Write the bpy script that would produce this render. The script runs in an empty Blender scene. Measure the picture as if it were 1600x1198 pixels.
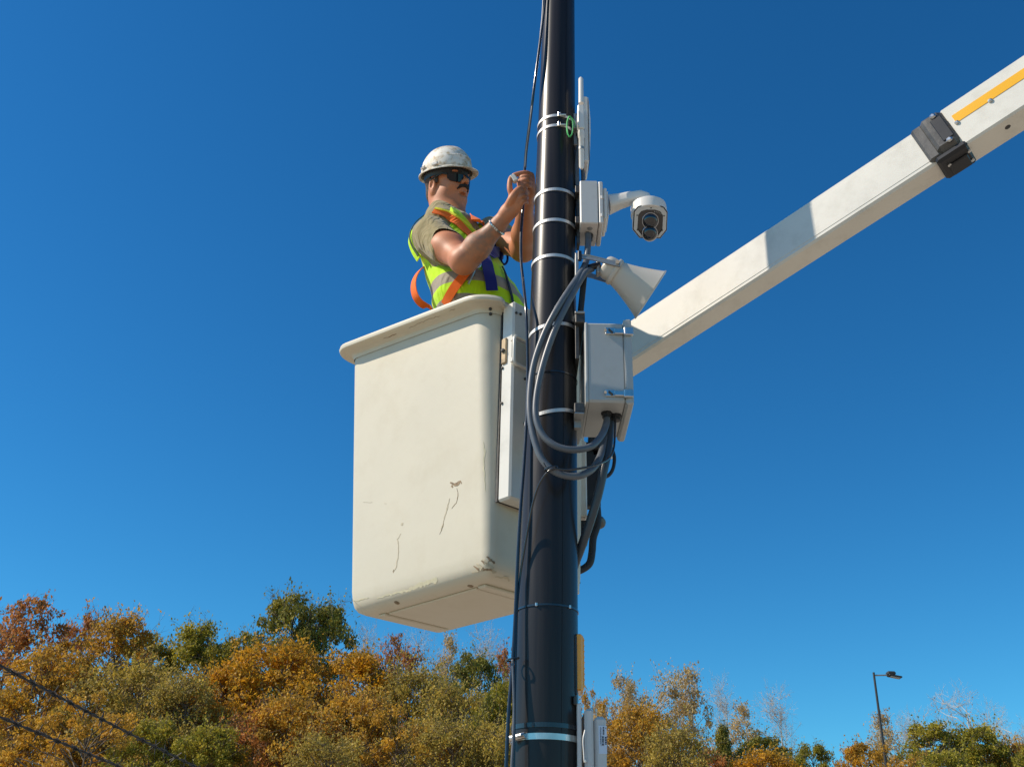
import bpy, math, random
import numpy as np
from mathutils import Vector, Matrix
from mathutils.bvhtree import BVHTree
random.seed(7); rng = np.random.default_rng(7)
S = bpy.context.scene; COL = S.collection
R_ = math.radians

# ------------------------------------------------------------------ camera
TH, ROLL, FPX, CAMH = R_(27), R_(1.2), 1650.0, 1.6
aX = np.array([1.0, 0, 0]); aU0 = np.array([0, -math.sin(TH), math.cos(TH)]); aF = np.array([0, math.cos(TH), math.sin(TH)])
aR = math.cos(ROLL)*aX + math.sin(ROLL)*aU0
aU = math.cos(ROLL)*aU0 - math.sin(ROLL)*aX
CAM = np.array([0, 0, CAMH])
cd = bpy.data.cameras.new('camera'); cam = bpy.data.objects.new('camera', cd); COL.objects.link(cam)
cd.sensor_width = 36; cd.lens = FPX/1600*36; cd.clip_end = 8000; cd.clip_start = 0.05
M = Matrix.Identity(4)
for i in range(3):
    M[i][0] = aR[i]; M[i][1] = aU[i]; M[i][2] = -aF[i]; M[i][3] = CAM[i]
cam.matrix_world = M
S.camera = cam

def ray(x, y):
    return aF + (x-800)/FPX*aR + (599-y)/FPX*aU
def P(x, y, Y):            # survey helper: where a sight line meets the distance Y
    d = ray(x, y); return CAM + d*(Y/d[1])
def PZ(x, y, z):
    d = ray(x, y); return CAM + d*((z-CAMH)/d[2])

# ------------------------------------------------------------------ light
SUN_AZ, SUN_EL = R_(84), R_(42)      # azimuth counted from the -Y axis towards -X
sv = Vector((-math.sin(SUN_AZ)*math.cos(SUN_EL), -math.cos(SUN_AZ)*math.cos(SUN_EL), math.sin(SUN_EL)))
sl = bpy.data.lights.new('sun', 'SUN'); sl.energy = 4.8; sl.angle = R_(0.53); sl.color = (1.0, 0.895, 0.755)
so = bpy.data.objects.new('sun', sl); COL.objects.link(so); so.rotation_euler = sv.to_track_quat('Z', 'Y').to_euler()
W = bpy.data.worlds.new("World"); S.world = W; W.use_nodes = True
wn = W.node_tree; bg = wn.nodes['Background']
sky = wn.nodes.new('ShaderNodeTexSky'); sky.sky_type = 'NISHITA'; sky.sun_disc = False
sky.sun_elevation = SUN_EL; sky.sun_rotation = math.atan2(sv.x, sv.y)
sky.air_density = 1.0; sky.dust_density = 0.15; sky.ozone_density = 3.0; sky.altitude = 200
hs = wn.nodes.new('ShaderNodeHueSaturation'); hs.inputs['Saturation'].default_value = 1.25; hs.inputs['Hue'].default_value = 0.5
wn.links.new(sky.outputs[0], hs.inputs['Color']); tn = wn.nodes.new('ShaderNodeMixRGB'); tn.blend_type = 'MULTIPLY'; tn.inputs[0].default_value = 1; tn.inputs[2].default_value = (0.42, 0.82, 0.90, 1)
gm = wn.nodes.new('ShaderNodeGamma'); gm.inputs[1].default_value = 1.12; t2 = wn.nodes.new('ShaderNodeMixRGB'); t2.blend_type = 'MULTIPLY'; t2.inputs[0].default_value = 1; t2.inputs[2].default_value = (0.82, 0.865, 0.815, 1)
wn.links.new(hs.outputs[0], tn.inputs[1]); wn.links.new(tn.outputs[0], gm.inputs[0]); wn.links.new(gm.outputs[0], t2.inputs[1]); wn.links.new(t2.outputs[0], bg.inputs['Color'])
bg.inputs['Strength'].default_value = 0.14
S.view_settings.view_transform = 'Standard'; S.view_settings.look = 'None'
S.view_settings.exposure = 0.15; S.view_settings.gamma = 1
S.render.resolution_x = 1024; S.render.resolution_y = 766
S.render.engine = 'CYCLES'

# ------------------------------------------------------------------ materials
def lin(h):
    h = h.lstrip('#'); c = [int(h[i:i+2], 16)/255 for i in (0, 2, 4)]
    return tuple((v/12.92 if v <= 0.04045 else ((v+0.055)/1.055)**2.4) for v in c)
def newmat(name):
    m = bpy.data.materials.new(name); m.use_nodes = True
    return m, m.node_tree, m.node_tree.nodes['Principled BSDF']
def ramp(nt, stops):
    r = nt.nodes.new('ShaderNodeValToRGB'); e = r.color_ramp.elements
    while len(e) < len(stops): e.new(0.5)
    for k, (p, c) in enumerate(stops):
        e[k].position = p; e[k].color = (*c, 1)
    return r
def mat(name, col, rough=0.5, metal=0.0, var=0.12, scale=8.0, dirt=None, dirt_amt=0.0, dirt_scale=3.0, bump=0.0, bscale=60.0, coat=0.0, spec=0.5, sss=0.0, stretch=(1, 1, 1)):
    m, nt, b = newmat(name)
    tc = nt.nodes.new('ShaderNodeTexCoord'); mp = nt.nodes.new('ShaderNodeMapping'); mp.inputs['Scale'].default_value = stretch
    nt.links.new(tc.outputs['Object'], mp.inputs[0])
    n = nt.nodes.new('ShaderNodeTexNoise'); n.inputs['Scale'].default_value = scale; n.inputs['Detail'].default_value = 6
    nt.links.new(mp.outputs[0], n.inputs['Vector'])
    r = ramp(nt, [(0.25, tuple(c*(1-var) for c in col)), (0.75, tuple(min(1, c*(1+var)) for c in col))])
    nt.links.new(n.outputs[0], r.inputs[0]); out = r.outputs[0]
    if dirt:
        n2 = nt.nodes.new('ShaderNodeTexNoise'); n2.inputs['Scale'].default_value = dirt_scale; n2.inputs['Detail'].default_value = 10; n2.inputs['Roughness'].default_value = 0.7
        nt.links.new(mp.outputs[0], n2.inputs['Vector'])
        r2 = ramp(nt, [(0.5, (0, 0, 0)), (0.72, (dirt_amt,)*3)])
        nt.links.new(n2.outputs[0], r2.inputs[0])
        mx = nt.nodes.new('ShaderNodeMixRGB'); mx.inputs[2].default_value = (*dirt, 1)
        nt.links.new(r2.outputs[0], mx.inputs[0]); nt.links.new(out, mx.inputs[1]); out = mx.outputs[0]
    nt.links.new(out, b.inputs['Base Color'])
    rr = nt.nodes.new('ShaderNodeMapRange'); rr.inputs[3].default_value = max(0.02, rough*0.8); rr.inputs[4].default_value = min(1, rough*1.2)
    nt.links.new(n.outputs[0], rr.inputs[0]); nt.links.new(rr.outputs[0], b.inputs['Roughness'])
    b.inputs['Metallic'].default_value = metal; b.inputs['Specular IOR Level'].default_value = spec
    b.inputs['Coat Weight'].default_value = coat; b.inputs['Coat Roughness'].default_value = 0.08
    if sss:
        b.inputs['Subsurface Weight'].default_value = sss; b.inputs['Subsurface Scale'].default_value = 0.01
        b.inputs['Subsurface Radius'].default_value = (1, 0.35, 0.2)
    if bump:
        nb = nt.nodes.new('ShaderNodeTexNoise'); nb.inputs['Scale'].default_value = bscale; nb.inputs['Detail'].default_value = 4
        nt.links.new(mp.outputs[0], nb.inputs['Vector'])
        bp = nt.nodes.new('ShaderNodeBump'); bp.inputs['Strength'].default_value = bump; bp.inputs['Distance'].default_value = 0.01
        nt.links.new(nb.outputs[0], bp.inputs['Height']); nt.links.new(bp.outputs[0], b.inputs['Normal'])
    return m

# ------------------------------------------------------------------ mesh builder
class MB:
    def __init__(s): s.v = []; s.f = []; s.m = []; s.sm = []
    def add(s, vs, fs, mi=0, smooth=False):
        o = len(s.v); s.v.extend([tuple(map(float, p)) for p in vs]); s.f.extend([tuple(o+i for i in f) for f in fs])
        s.m.extend([mi]*len(fs)); s.sm.extend([smooth]*len(fs)); return s
    def box(s, c, size, ax=None, mi=0, bev=0.0):
        """box centred at c, size along the axes ax (rows), with chamfered edges"""
        ax = np.eye(3) if ax is None else np.array(ax, float); c = np.array(c, float); h = np.array(size, float)/2
        b = min(bev, h.min()*0.9)
        if b <= 0:
            vs = [c + (ax.T @ (h*np.array(k))) for k in [(-1,-1,-1),(1,-1,-1),(1,1,-1),(-1,1,-1),(-1,-1,1),(1,-1,1),(1,1,1),(-1,1,1)]]
            return s.add(vs, [(0,3,2,1),(4,5,6,7),(0,1,5,4),(1,2,6,5),(2,3,7,6),(3,0,4,7)], mi)
        vs = []; idx = {}
        for sx in (-1, 1):
            for sy in (-1, 1):
                for sz in (-1, 1):
                    for a in range(3):
                        q = np.array([sx, sy, sz])*(h-b); q[a] += (sx, sy, sz)[a]*b
                        idx[(sx, sy, sz, a)] = len(vs); vs.append(c + ax.T @ q)
        fs = []
        for a in range(3):
            o1, o2 = (a+1) % 3, (a+2) % 3
            for sg in (-1, 1):
                q = []
                for (p, r) in ((-1,-1),(1,-1),(1,1),(-1,1)):
                    k = [0,0,0]; k[a] = sg; k[o1] = p; k[o2] = r; q.append(idx[(*k, a)])
                fs.append(tuple(q) if sg > 0 else tuple(q[::-1]))
        for a in range(3):     # edges along axis a
            o1, o2 = (a+1) % 3, (a+2) % 3
            for p in (-1, 1):
                for r in (-1, 1):
                    k0 = [0,0,0]; k0[a] = -1; k0[o1] = p; k0[o2] = r; k1 = list(k0); k1[a] = 1
                    q = (idx[(*k0, o1)], idx[(*k0, o2)], idx[(*k1, o2)], idx[(*k1, o1)])
                    fs.append(q if p*r < 0 else q[::-1])
        for sx in (-1, 1):
            for sy in (-1, 1):
                for sz in (-1, 1):
                    q = tuple(idx[(sx, sy, sz, a)] for a in range(3)); fs.append(q if sx*sy*sz > 0 else q[::-1])
        return s.add(vs, fs, mi)
    def tube(s, pts, rad, n=10, mi=0, caps=True, smooth=True, ribs=0.0):
        pts = [np.array(p, float) for p in pts]; k = len(pts)
        if np.isscalar(rad): rad = [rad]*k
        t0 = pts[1]-pts[0]; t0 /= np.linalg.norm(t0); ref = np.array([0, 0, 1.0]) if abs(t0[2]) < 0.9 else np.array([1.0, 0, 0])
        u = np.cross(t0, ref); u /= np.linalg.norm(u); vs = []
        for i in range(k):
            t = pts[min(i+1, k-1)]-pts[max(i-1, 0)]; t /= np.linalg.norm(t)+1e-12
            u = u - t*(u@t); u /= np.linalg.norm(u)+1e-12; w = np.cross(t, u)
            r = rad[i]*(1-(ribs if i % 2 else 0))
            for j in range(n):
                a = 2*math.pi*j/n; vs.append(pts[i]+r*(math.cos(a)*u+math.sin(a)*w))
        fs = [(i*n+j, i*n+(j+1) % n, (i+1)*n+(j+1) % n, (i+1)*n+j) for i in range(k-1) for j in range(n)]
        if caps: fs += [tuple(range(n))[::-1], tuple((k-1)*n+j for j in range(n))]
        return s.add(vs, fs, mi, smooth)
    def lathe(s, c, axis, prof, n=32, mi=0, sq=2.0, ux=None, asp=1.0, smooth=True):
        """profile of (r, h) along axis from c; sq>2 makes the section squarer"""
        c = np.array(c, float); ax = np.array(axis, float); ax /= np.linalg.norm(ax)
        ref = np.array(ux, float) if ux is not None else (np.array([0, 0, 1.0]) if abs(ax[2]) < 0.9 else np.array([1.0, 0, 0]))
        u = ref-ax*(ref@ax); u /= np.linalg.norm(u); w = np.cross(ax, u); vs = []
        for (r, h) in prof:
            for j in range(n):
                a = 2*math.pi*j/n; ca, sa = math.cos(a), math.sin(a)
                q = (abs(ca)**sq+abs(sa)**sq)**(-1/sq)
                vs.append(c+ax*h+r*q*(ca*u+sa*w*asp))
        k = len(prof)
        fs = [(i*n+j, (i+1)*n+j, (i+1)*n+(j+1) % n, i*n+(j+1) % n)[::-1] for i in range(k-1) for j in range(n)]
        fs += [tuple(range(n))[::-1], tuple((k-1)*n+j for j in range(n))]
        return s.add(vs, fs, mi, smooth)
    def prism(s, poly, d, mi=0):
        """extrude a 3D polygon by vector d"""
        p = [np.array(q, float) for q in poly]; n = len(p); d = np.array(d, float)
        vs = p+[q+d for q in p]
        fs = [tuple(range(n))[::-1], tuple(range(n, 2*n))]+[(i, (i+1) % n, n+(i+1) % n, n+i) for i in range(n)]
        return s.add(vs, fs, mi)
    def ribbon(s, pts, nrm, w, th=0.002, mi=0):
        pts = [np.array(p, float) for p in pts]; k = len(pts); vs = []
        if np.isscalar(w): w = [w]*k
        for i in range(k):
            t = pts[min(i+1, k-1)]-pts[max(i-1, 0)]; t /= np.linalg.norm(t); n = np.array(nrm[i], float); n = n-t*(n@t); n /= np.linalg.norm(n); b = np.cross(t, n)
            for (a, c) in ((-1, 0), (1, 0), (1, 1), (-1, 1)): vs.append(pts[i]+b*a*w[i]/2+n*c*th)
        fs = [(i*4+j, i*4+(j+1) % 4, (i+1)*4+(j+1) % 4, (i+1)*4+j) for i in range(k-1) for j in range(4)]+[(3, 2, 1, 0), tuple((k-1)*4+j for j in range(4))]
        return s.add(vs, fs, mi, False)
    def ring(s, c, r, w, th, n=48, tilt=(0, 0), axis=(0, 0, 1), mi=0, a0=0, a1=360):
        """flat strap round a vertical pole"""
        c = np.array(c, float); vs = []; full = (a1-a0) >= 360; k = n if full else n+1
        for i in range(k):
            a = R_(a0+(a1-a0)*i/n); ca, sa = math.cos(a), math.sin(a)
            for (rr, hh) in ((r, -w/2), (r+th, -w/2), (r+th, w/2), (r, w/2)):
                vs.append(c+np.array([rr*ca, rr*sa, hh+tilt[0]*r*ca+tilt[1]*r*sa]))
        fs = [(i*4+j, ((i+1) % k)*4+j, ((i+1) % k)*4+(j+1) % 4, i*4+(j+1) % 4) for i in range(k if full else k-1) for j in range(4)]
        return s.add(vs, fs, mi, False)

def wloc(p):
    v = np.zeros(3)
    while p is not None: v += np.array(p.location); p = p.parent
    return v
def link(name, me, parent=None, loc=None):
    o = bpy.data.objects.new(name, me); COL.objects.link(o)
    if loc is not None: o.location = loc
    if parent is not None: o.parent = parent
    return o
def obj(name, mb, mats, parent=None, loc=None, autosmooth=True):
    off = wloc(parent) if parent is not None else (np.array(loc, float) if loc is not None else np.zeros(3))
    me = bpy.data.meshes.new(name)
    me.from_pydata([tuple(np.array(v)-off) for v in mb.v], [], mb.f)
    for m in (mats if isinstance(mats, (list, tuple)) else [mats]): me.materials.append(m)
    me.polygons.foreach_set('material_index', mb.m); me.polygons.foreach_set('use_smooth', mb.sm)
    me.validate(); me.update()
    if autosmooth and any(mb.sm):
        try: me.set_sharp_from_angle(angle=R_(38))
        except Exception: pass
    return link(name, me, parent, loc if parent is None else None)
def tag(o, label=None, cat=None, group=None, kind=None):
    if label: o['label'] = label
    if cat: o['category'] = cat
    if group: o['group'] = group
    if kind: o['kind'] = kind
    return o
def thing(name, loc, label, cat, group=None):
    o = bpy.data.objects.new(name, None); COL.objects.link(o); o.location = tuple(map(float, loc)); o.empty_display_size = 0.1
    return tag(o, label, cat, group)
def spline(pts, n=8):
    """Catmull-Rom through points"""
    p = [np.array(q, float) for q in pts]; p = [2*p[0]-p[1]]+p+[2*p[-1]-p[-2]]; out = []
    for i in range(1, len(p)-2):
        for k in range(n):
            t = k/n; a, b, c, d = p[i-1:i+3]
            out.append(0.5*((2*b)+(c-a)*t+(2*a-5*b+4*c-d)*t*t+(-a+3*b-3*c+d)*t**3))
    out.append(p[-2]); return out
def unit(v): v = np.array(v, float); return v/np.linalg.norm(v)

# shared materials
def pole_mat():
    m, nt, b = newmat('black_gloss_paint')
    tc = nt.nodes.new('ShaderNodeTexCoord'); mp = nt.nodes.new('ShaderNodeMapping'); mp.inputs['Scale'].default_value = (60, 60, 1.2)
    nt.links.new(tc.outputs['Object'], mp.inputs[0])
    n = nt.nodes.new('ShaderNodeTexNoise'); n.inputs['Scale'].default_value = 1; n.inputs['Detail'].default_value = 5; nt.links.new(mp.outputs[0], n.inputs['Vector'])
    r = ramp(nt, [(0.3, (0.016, 0.013, 0.012)), (0.8, (0.030, 0.025, 0.022))]); nt.links.new(n.outputs[0], r.inputs[0]); nt.links.new(r.outputs[0], b.inputs['Base Color'])
    rr = nt.nodes.new('ShaderNodeMapRange'); rr.inputs[3].default_value = 0.26; rr.inputs[4].default_value = 0.40
    nt.links.new(n.outputs[0], rr.inputs[0]); nt.links.new(rr.outputs[0], b.inputs['Roughness'])
    b.inputs['Specular IOR Level'].default_value = 0.27; b.inputs['Coat Weight'].default_value = 0.10; b.inputs['Coat Roughness'].default_value = 0.10
    n3 = nt.nodes.new('ShaderNodeTexNoise'); n3.inputs['Scale'].default_value = 180; nt.links.new(tc.outputs['Object'], n3.inputs['Vector'])
    bp = nt.nodes.new('ShaderNodeBump'); bp.inputs['Strength'].default_value = 0.03; bp.inputs['Distance'].default_value = 0.002
    nt.links.new(n3.outputs[0], bp.inputs['Height']); nt.links.new(bp.outputs[0], b.inputs['Normal'])
    return m
M_pole = pole_mat()
M_white = mat('white_enamel', (0.71, 0.67, 0.585), 0.32, var=0.04, scale=5, dirt=(0.42, 0.38, 0.30), dirt_amt=0.35, dirt_scale=9, coat=0.2)
M_fibre = mat('weathered_fibreglass', (0.605, 0.545, 0.42), 0.5, var=0.03, scale=2.2, dirt=(0.50, 0.43, 0.30), dirt_amt=0.40, dirt_scale=5, bump=0.05, bscale=30)
M_equip = mat('light_grey_polycarbonate', (0.60, 0.56, 0.52), 0.45, var=0.03, scale=12, dirt=(0.35, 0.33, 0.28), dirt_amt=0.3, dirt_scale=14)
M_camw = mat('white_camera_plastic', (0.74, 0.69, 0.63), 0.38, var=0.03)
M_horn = mat('beige_horn_plastic', (0.54, 0.49, 0.42), 0.3, var=0.04)
M_steel = mat('stainless_steel', (0.62, 0.61, 0.58), 0.32, 1.0, var=0.12, scale=40)
M_strap = mat('steel_band', (0.62, 0.60, 0.57), 0.5, 0.55, var=0.08, scale=50)
M_galv = mat('galvanised_grey', (0.34, 0.34, 0.33), 0.5, 0.6, var=0.15, scale=30)
M_black = mat('black_plastic', (0.012, 0.012, 0.014), 0.45, var=0.3, scale=20)
M_rubber = mat('black_rubber', (0.018, 0.019, 0.022), 0.6, var=0.3, scale=25)
M_conduit = mat('grey_conduit_plastic', (0.10, 0.11, 0.125), 0.38, var=0.15, scale=40)
M_cable = mat('cable_jacket', (0.014, 0.015, 0.018), 0.25, var=0.2, scale=40, coat=0.6)
M_bolt = mat('dark_bolt', (0.08, 0.075, 0.07), 0.5, 0.6, var=0.3, scale=90)
M_brass = mat('worn_tan_plate', (0.50, 0.36, 0.20), 0.6, 0.1, var=0.25, scale=60, dirt=(0.1, 0.07, 0.04), dirt_amt=0.8, dirt_scale=40)
M_yellow = mat('yellow_film', (0.84, 0.42, 0.006), 0.4, var=0.04)
M_amber = mat('amber_lens', (0.95, 0.38, 0.008), 0.22, var=0.12, scale=30, coat=0.5)
M_cast = mat('blackened_casting', (0.12, 0.112, 0.10), 0.40, 0.35, var=0.3, scale=18, dirt=(0.04, 0.035, 0.03), dirt_amt=0.6, dirt_scale=12, bump=0.05)
M_lensglass = mat('dark_lens_glass', (0.008, 0.008, 0.012), 0.06, var=0.1, coat=1.0)
M_chrome = mat('chromed_lens_ring', (0.6, 0.6, 0.62), 0.2, 0.9, var=0.05)
M_green = mat('green_wire', (0.06, 0.42, 0.10), 0.4, var=0.15, scale=60)
M_label = mat('label_paper', (0.62, 0.66, 0.74), 0.5, var=0.04)
M_ink = mat('label_ink', (0.02, 0.025, 0.05), 0.6, var=0.1)
M_scuff = mat('tan_scuffed_gelcoat', (0.28, 0.20, 0.12), 0.8, var=0.3, scale=70, dirt=(0.09, 0.06, 0.03), dirt_amt=1.0, dirt_scale=50)
M_scuffl = mat('yellowed_gelcoat', (0.62, 0.56, 0.38), 0.7, var=0.12, scale=60)

# ------------------------------------------------------------------ ground and hill
def hill(x, y):
    a = np.clip((y-30)/60, 0, 1); h = 8.5*a*a*(3-2*a)
    lf = 1/(1+np.exp((np.asarray(x)-8)/14.0))           # higher on the left
    h = h*(0.45+0.75*lf)
    far = np.clip((y-90)/500, 0, 1)
    return h*(1-0.6*far) + 0.25*np.sin(x*0.21)*np.sin(y*0.17)*np.clip((y-28)/20, 0, 1)
g = np.linspace(-1, 1, 161); gx = np.sign(g)*(np.abs(g)**2.6)*3000; gy = gx+50
XX, YY = np.meshgrid(gx, gy); ZZ = hill(XX, YY)
mb = MB(); n = len(g)
mb.v = [tuple(p) for p in np.stack([XX, YY, ZZ], -1).reshape(-1, 3)]
mb.f = [(i*n+j, i*n+j+1, (i+1)*n+j+1, (i+1)*n+j) for i in range(n-1) for j in range(n-1)]; mb.m = [0]*len(mb.f); mb.sm = [True]*len(mb.f)
M_ground = mat('dry_gravel_ground', (0.38, 0.325, 0.25), 0.95, var=0.25, scale=0.35, dirt=(0.22, 0.15, 0.08), dirt_amt=0.8, dirt_scale=1.2, bump=0.3, bscale=6)
tag(obj('ground', mb, M_ground, autosmooth=False), kind='structure')

# ------------------------------------------------------------------ trees
def leaf_mat(name, stops, trans=0.42):
    m, nt, b = newmat(name)
    ge = nt.nodes.new('ShaderNodeNewGeometry'); tc = nt.nodes.new('ShaderNodeTexCoord'); oi = nt.nodes.new('ShaderNodeObjectInfo')
    n = nt.nodes.new('ShaderNodeTexNoise'); n.inputs['Scale'].default_value = 0.9; n.inputs['Detail'].default_value = 3
    ad = nt.nodes.new('ShaderNodeVectorMath'); ad.operation = 'ADD'
    sc = nt.nodes.new('ShaderNodeMath'); sc.operation = 'MULTIPLY'; sc.inputs[1].default_value = 37
    nt.links.new(oi.outputs['Random'], sc.inputs[0]); nt.links.new(tc.outputs['Object'], ad.inputs[0]); nt.links.new(sc.outputs[0], ad.inputs[1])
    nt.links.new(ad.outputs[0], n.inputs['Vector'])
    a = nt.nodes.new('ShaderNodeMath'); a.operation = 'MULTIPLY_ADD'; a.inputs[1].default_value = 0.42
    b2 = nt.nodes.new('ShaderNodeMath'); b2.operation = 'MULTIPLY_ADD'; b2.inputs[1].default_value = 1.7; b2.inputs[2].default_value = -0.56
    nt.links.new(n.outputs[0], b2.inputs[0]); nt.links.new(ge.outputs['Random Per Island'], a.inputs[0]); nt.links.new(b2.outputs[0], a.inputs[2])
    r = ramp(nt, stops); nt.links.new(a.outputs[0], r.inputs[0]); nt.links.new(r.outputs[0], b.inputs['Base Color'])
    b.inputs['Roughness'].default_value = 0.6; b.inputs['Specular IOR Level'].default_value = 0.3
    tr = nt.nodes.new('ShaderNodeBsdfTranslucent'); nt.links.new(r.outputs[0], tr.inputs['Color'])
    mx = nt.nodes.new('ShaderNodeMixShader'); mx.inputs[0].default_value = trans
    nt.links.new(b.outputs[0], mx.inputs[1]); nt.links.new(tr.outputs[0], mx.inputs[2]); nt.links.new(mx.outputs[0], nt.nodes['Material Output'].inputs[0])
    return m
LM = {
 'rust':   leaf_mat('rust_leaves', [(0.0, (0.190, 0.121, 0.032)), (0.3, (0.358, 0.165, 0.042)), (0.6, (0.538, 0.209, 0.053)), (1.0, (0.672, 0.308, 0.095))]),
 'orange': leaf_mat('orange_leaves', [(0.0, (0.246, 0.165, 0.032)), (0.35, (0.470, 0.275, 0.032)), (0.7, (0.717, 0.363, 0.019)), (1.0, (0.850, 0.462, 0.032))]),
 'gold':   leaf_mat('golden_brown_leaves', [(0.0, (0.246, 0.154, 0.032)), (0.35, (0.470, 0.275, 0.042)), (0.7, (0.672, 0.363, 0.032)), (1.0, (0.762, 0.462, 0.063))]),
 'olive':  leaf_mat('olive_leaves', [(0.0, (0.213, 0.154, 0.042)), (0.35, (0.381, 0.286, 0.063)), (0.7, (0.515, 0.374, 0.063)), (1.0, (0.672, 0.473, 0.074))]),
 'green':  leaf_mat('green_leaves', [(0.0, (0.134, 0.132, 0.021)), (0.35, (0.280, 0.253, 0.032)), (0.7, (0.426, 0.352, 0.037)), (1.0, (0.627, 0.462, 0.053))]),
 'cedar':  leaf_mat('cedar_foliage', [(0.0, (0.10, 0.11, 0.025)), (0.4, (0.21, 0.20, 0.03)), (0.75, (0.314, 0.264, 0.032)), (1.0, (0.515, 0.363, 0.032))], 0.25),
 'pale':   leaf_mat('pale_tan_leaves', [(0.0, (0.314, 0.198, 0.084)), (0.4, (0.515, 0.352, 0.137)), (0.75, (0.650, 0.462, 0.179)), (1.0, (0.739, 0.550, 0.273))]),
 'bare':   leaf_mat('few_dry_leaves', [(0.0, (0.358, 0.198, 0.126)), (0.5, (0.560, 0.352, 0.231)), (1.0, (0.650, 0.440, 0.273))]),
}
M_bark = mat('grey_bark', (0.16, 0.125, 0.09), 0.9, var=0.35, scale=6)
M_barkp = mat('pale_bark', (0.50, 0.45, 0.38), 0.85, var=0.25, scale=5)

def segs_mesh(name, segs, m):
    a = np.array([s[0] for s in segs]); b = np.array([s[1] for s in segs]); ra = np.array([s[2] for s in segs]); rb = np.array([s[3] for s in segs])
    d = b-a; d /= np.linalg.norm(d, axis=1)[:, None]+1e-9
    ref = np.where(np.abs(d[:, 2:3]) < 0.9, np.array([[0, 0, 1.0]]), np.array([[1.0, 0, 0]])); u = np.cross(d, ref); u /= np.linalg.norm(u, axis=1)[:, None]; w = np.cross(d, u)
    k = 5; ang = np.arange(k)*2*math.pi/k
    ringa = a[:, None]+ra[:, None, None]*(np.cos(ang)[None, :, None]*u[:, None]+np.sin(ang)[None, :, None]*w[:, None])
    ringb = b[:, None]+rb[:, None, None]*(np.cos(ang)[None, :, None]*u[:, None]+np.sin(ang)[None, :, None]*w[:, None])
    V = np.concatenate([ringa, ringb], 1).reshape(-1, 3); N = len(segs)
    j = np.arange(k); q = np.stack([j, (j+1) % k, (j+1) % k+k, j+k], 1); Fq = (q[None]+(np.arange(N)*2*k)[:, None, None]).reshape(-1, 4)
    return np_mesh(name, V, Fq, m, True)
def np_mesh(name, V, Fq, mats, smooth=False):
    me = bpy.data.meshes.new(name); me.vertices.add(len(V)); me.vertices.foreach_set('co', np.asarray(V, np.float32).ravel())
    k = Fq.shape[1]; me.loops.add(Fq.size); me.loops.foreach_set('vertex_index', Fq.astype(np.int32).ravel())
    me.polygons.add(len(Fq)); me.polygons.foreach_set('loop_start', np.arange(0, Fq.size, k, dtype=np.int32)); me.polygons.foreach_set('loop_total', np.full(len(Fq), k, np.int32))
    if smooth: me.polygons.foreach_set('use_smooth', np.ones(len(Fq), bool))
    for m in (mats if isinstance(mats, (list, tuple)) else [mats]): me.materials.append(m)
    me.update(calc_edges=True); me.validate(); return me
def leaves_mesh(name, cen, size, m, r):
    N = len(cen); nrm = r.normal(size=(N, 3)); nrm[:, 2] += 0.35; nrm /= np.linalg.norm(nrm, axis=1)[:, None]
    t = r.normal(size=(N, 3)); t -= nrm*np.sum(t*nrm, 1)[:, None]; t /= np.linalg.norm(t, axis=1)[:, None]; b = np.cross(nrm, t)
    L = size*r.uniform(0.65, 1.35, N)[:, None]; Wd = L*r.uniform(0.45, 0.75, N)[:, None]
    curl = nrm*L*0.15
    V = np.stack([cen-t*L/2, cen-b*Wd/2+curl, cen+t*L/2, cen+b*Wd/2+curl], 1).reshape(-1, 3)
    return np_mesh(name, V, np.arange(4*N).reshape(-1, 4), m)

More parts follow.
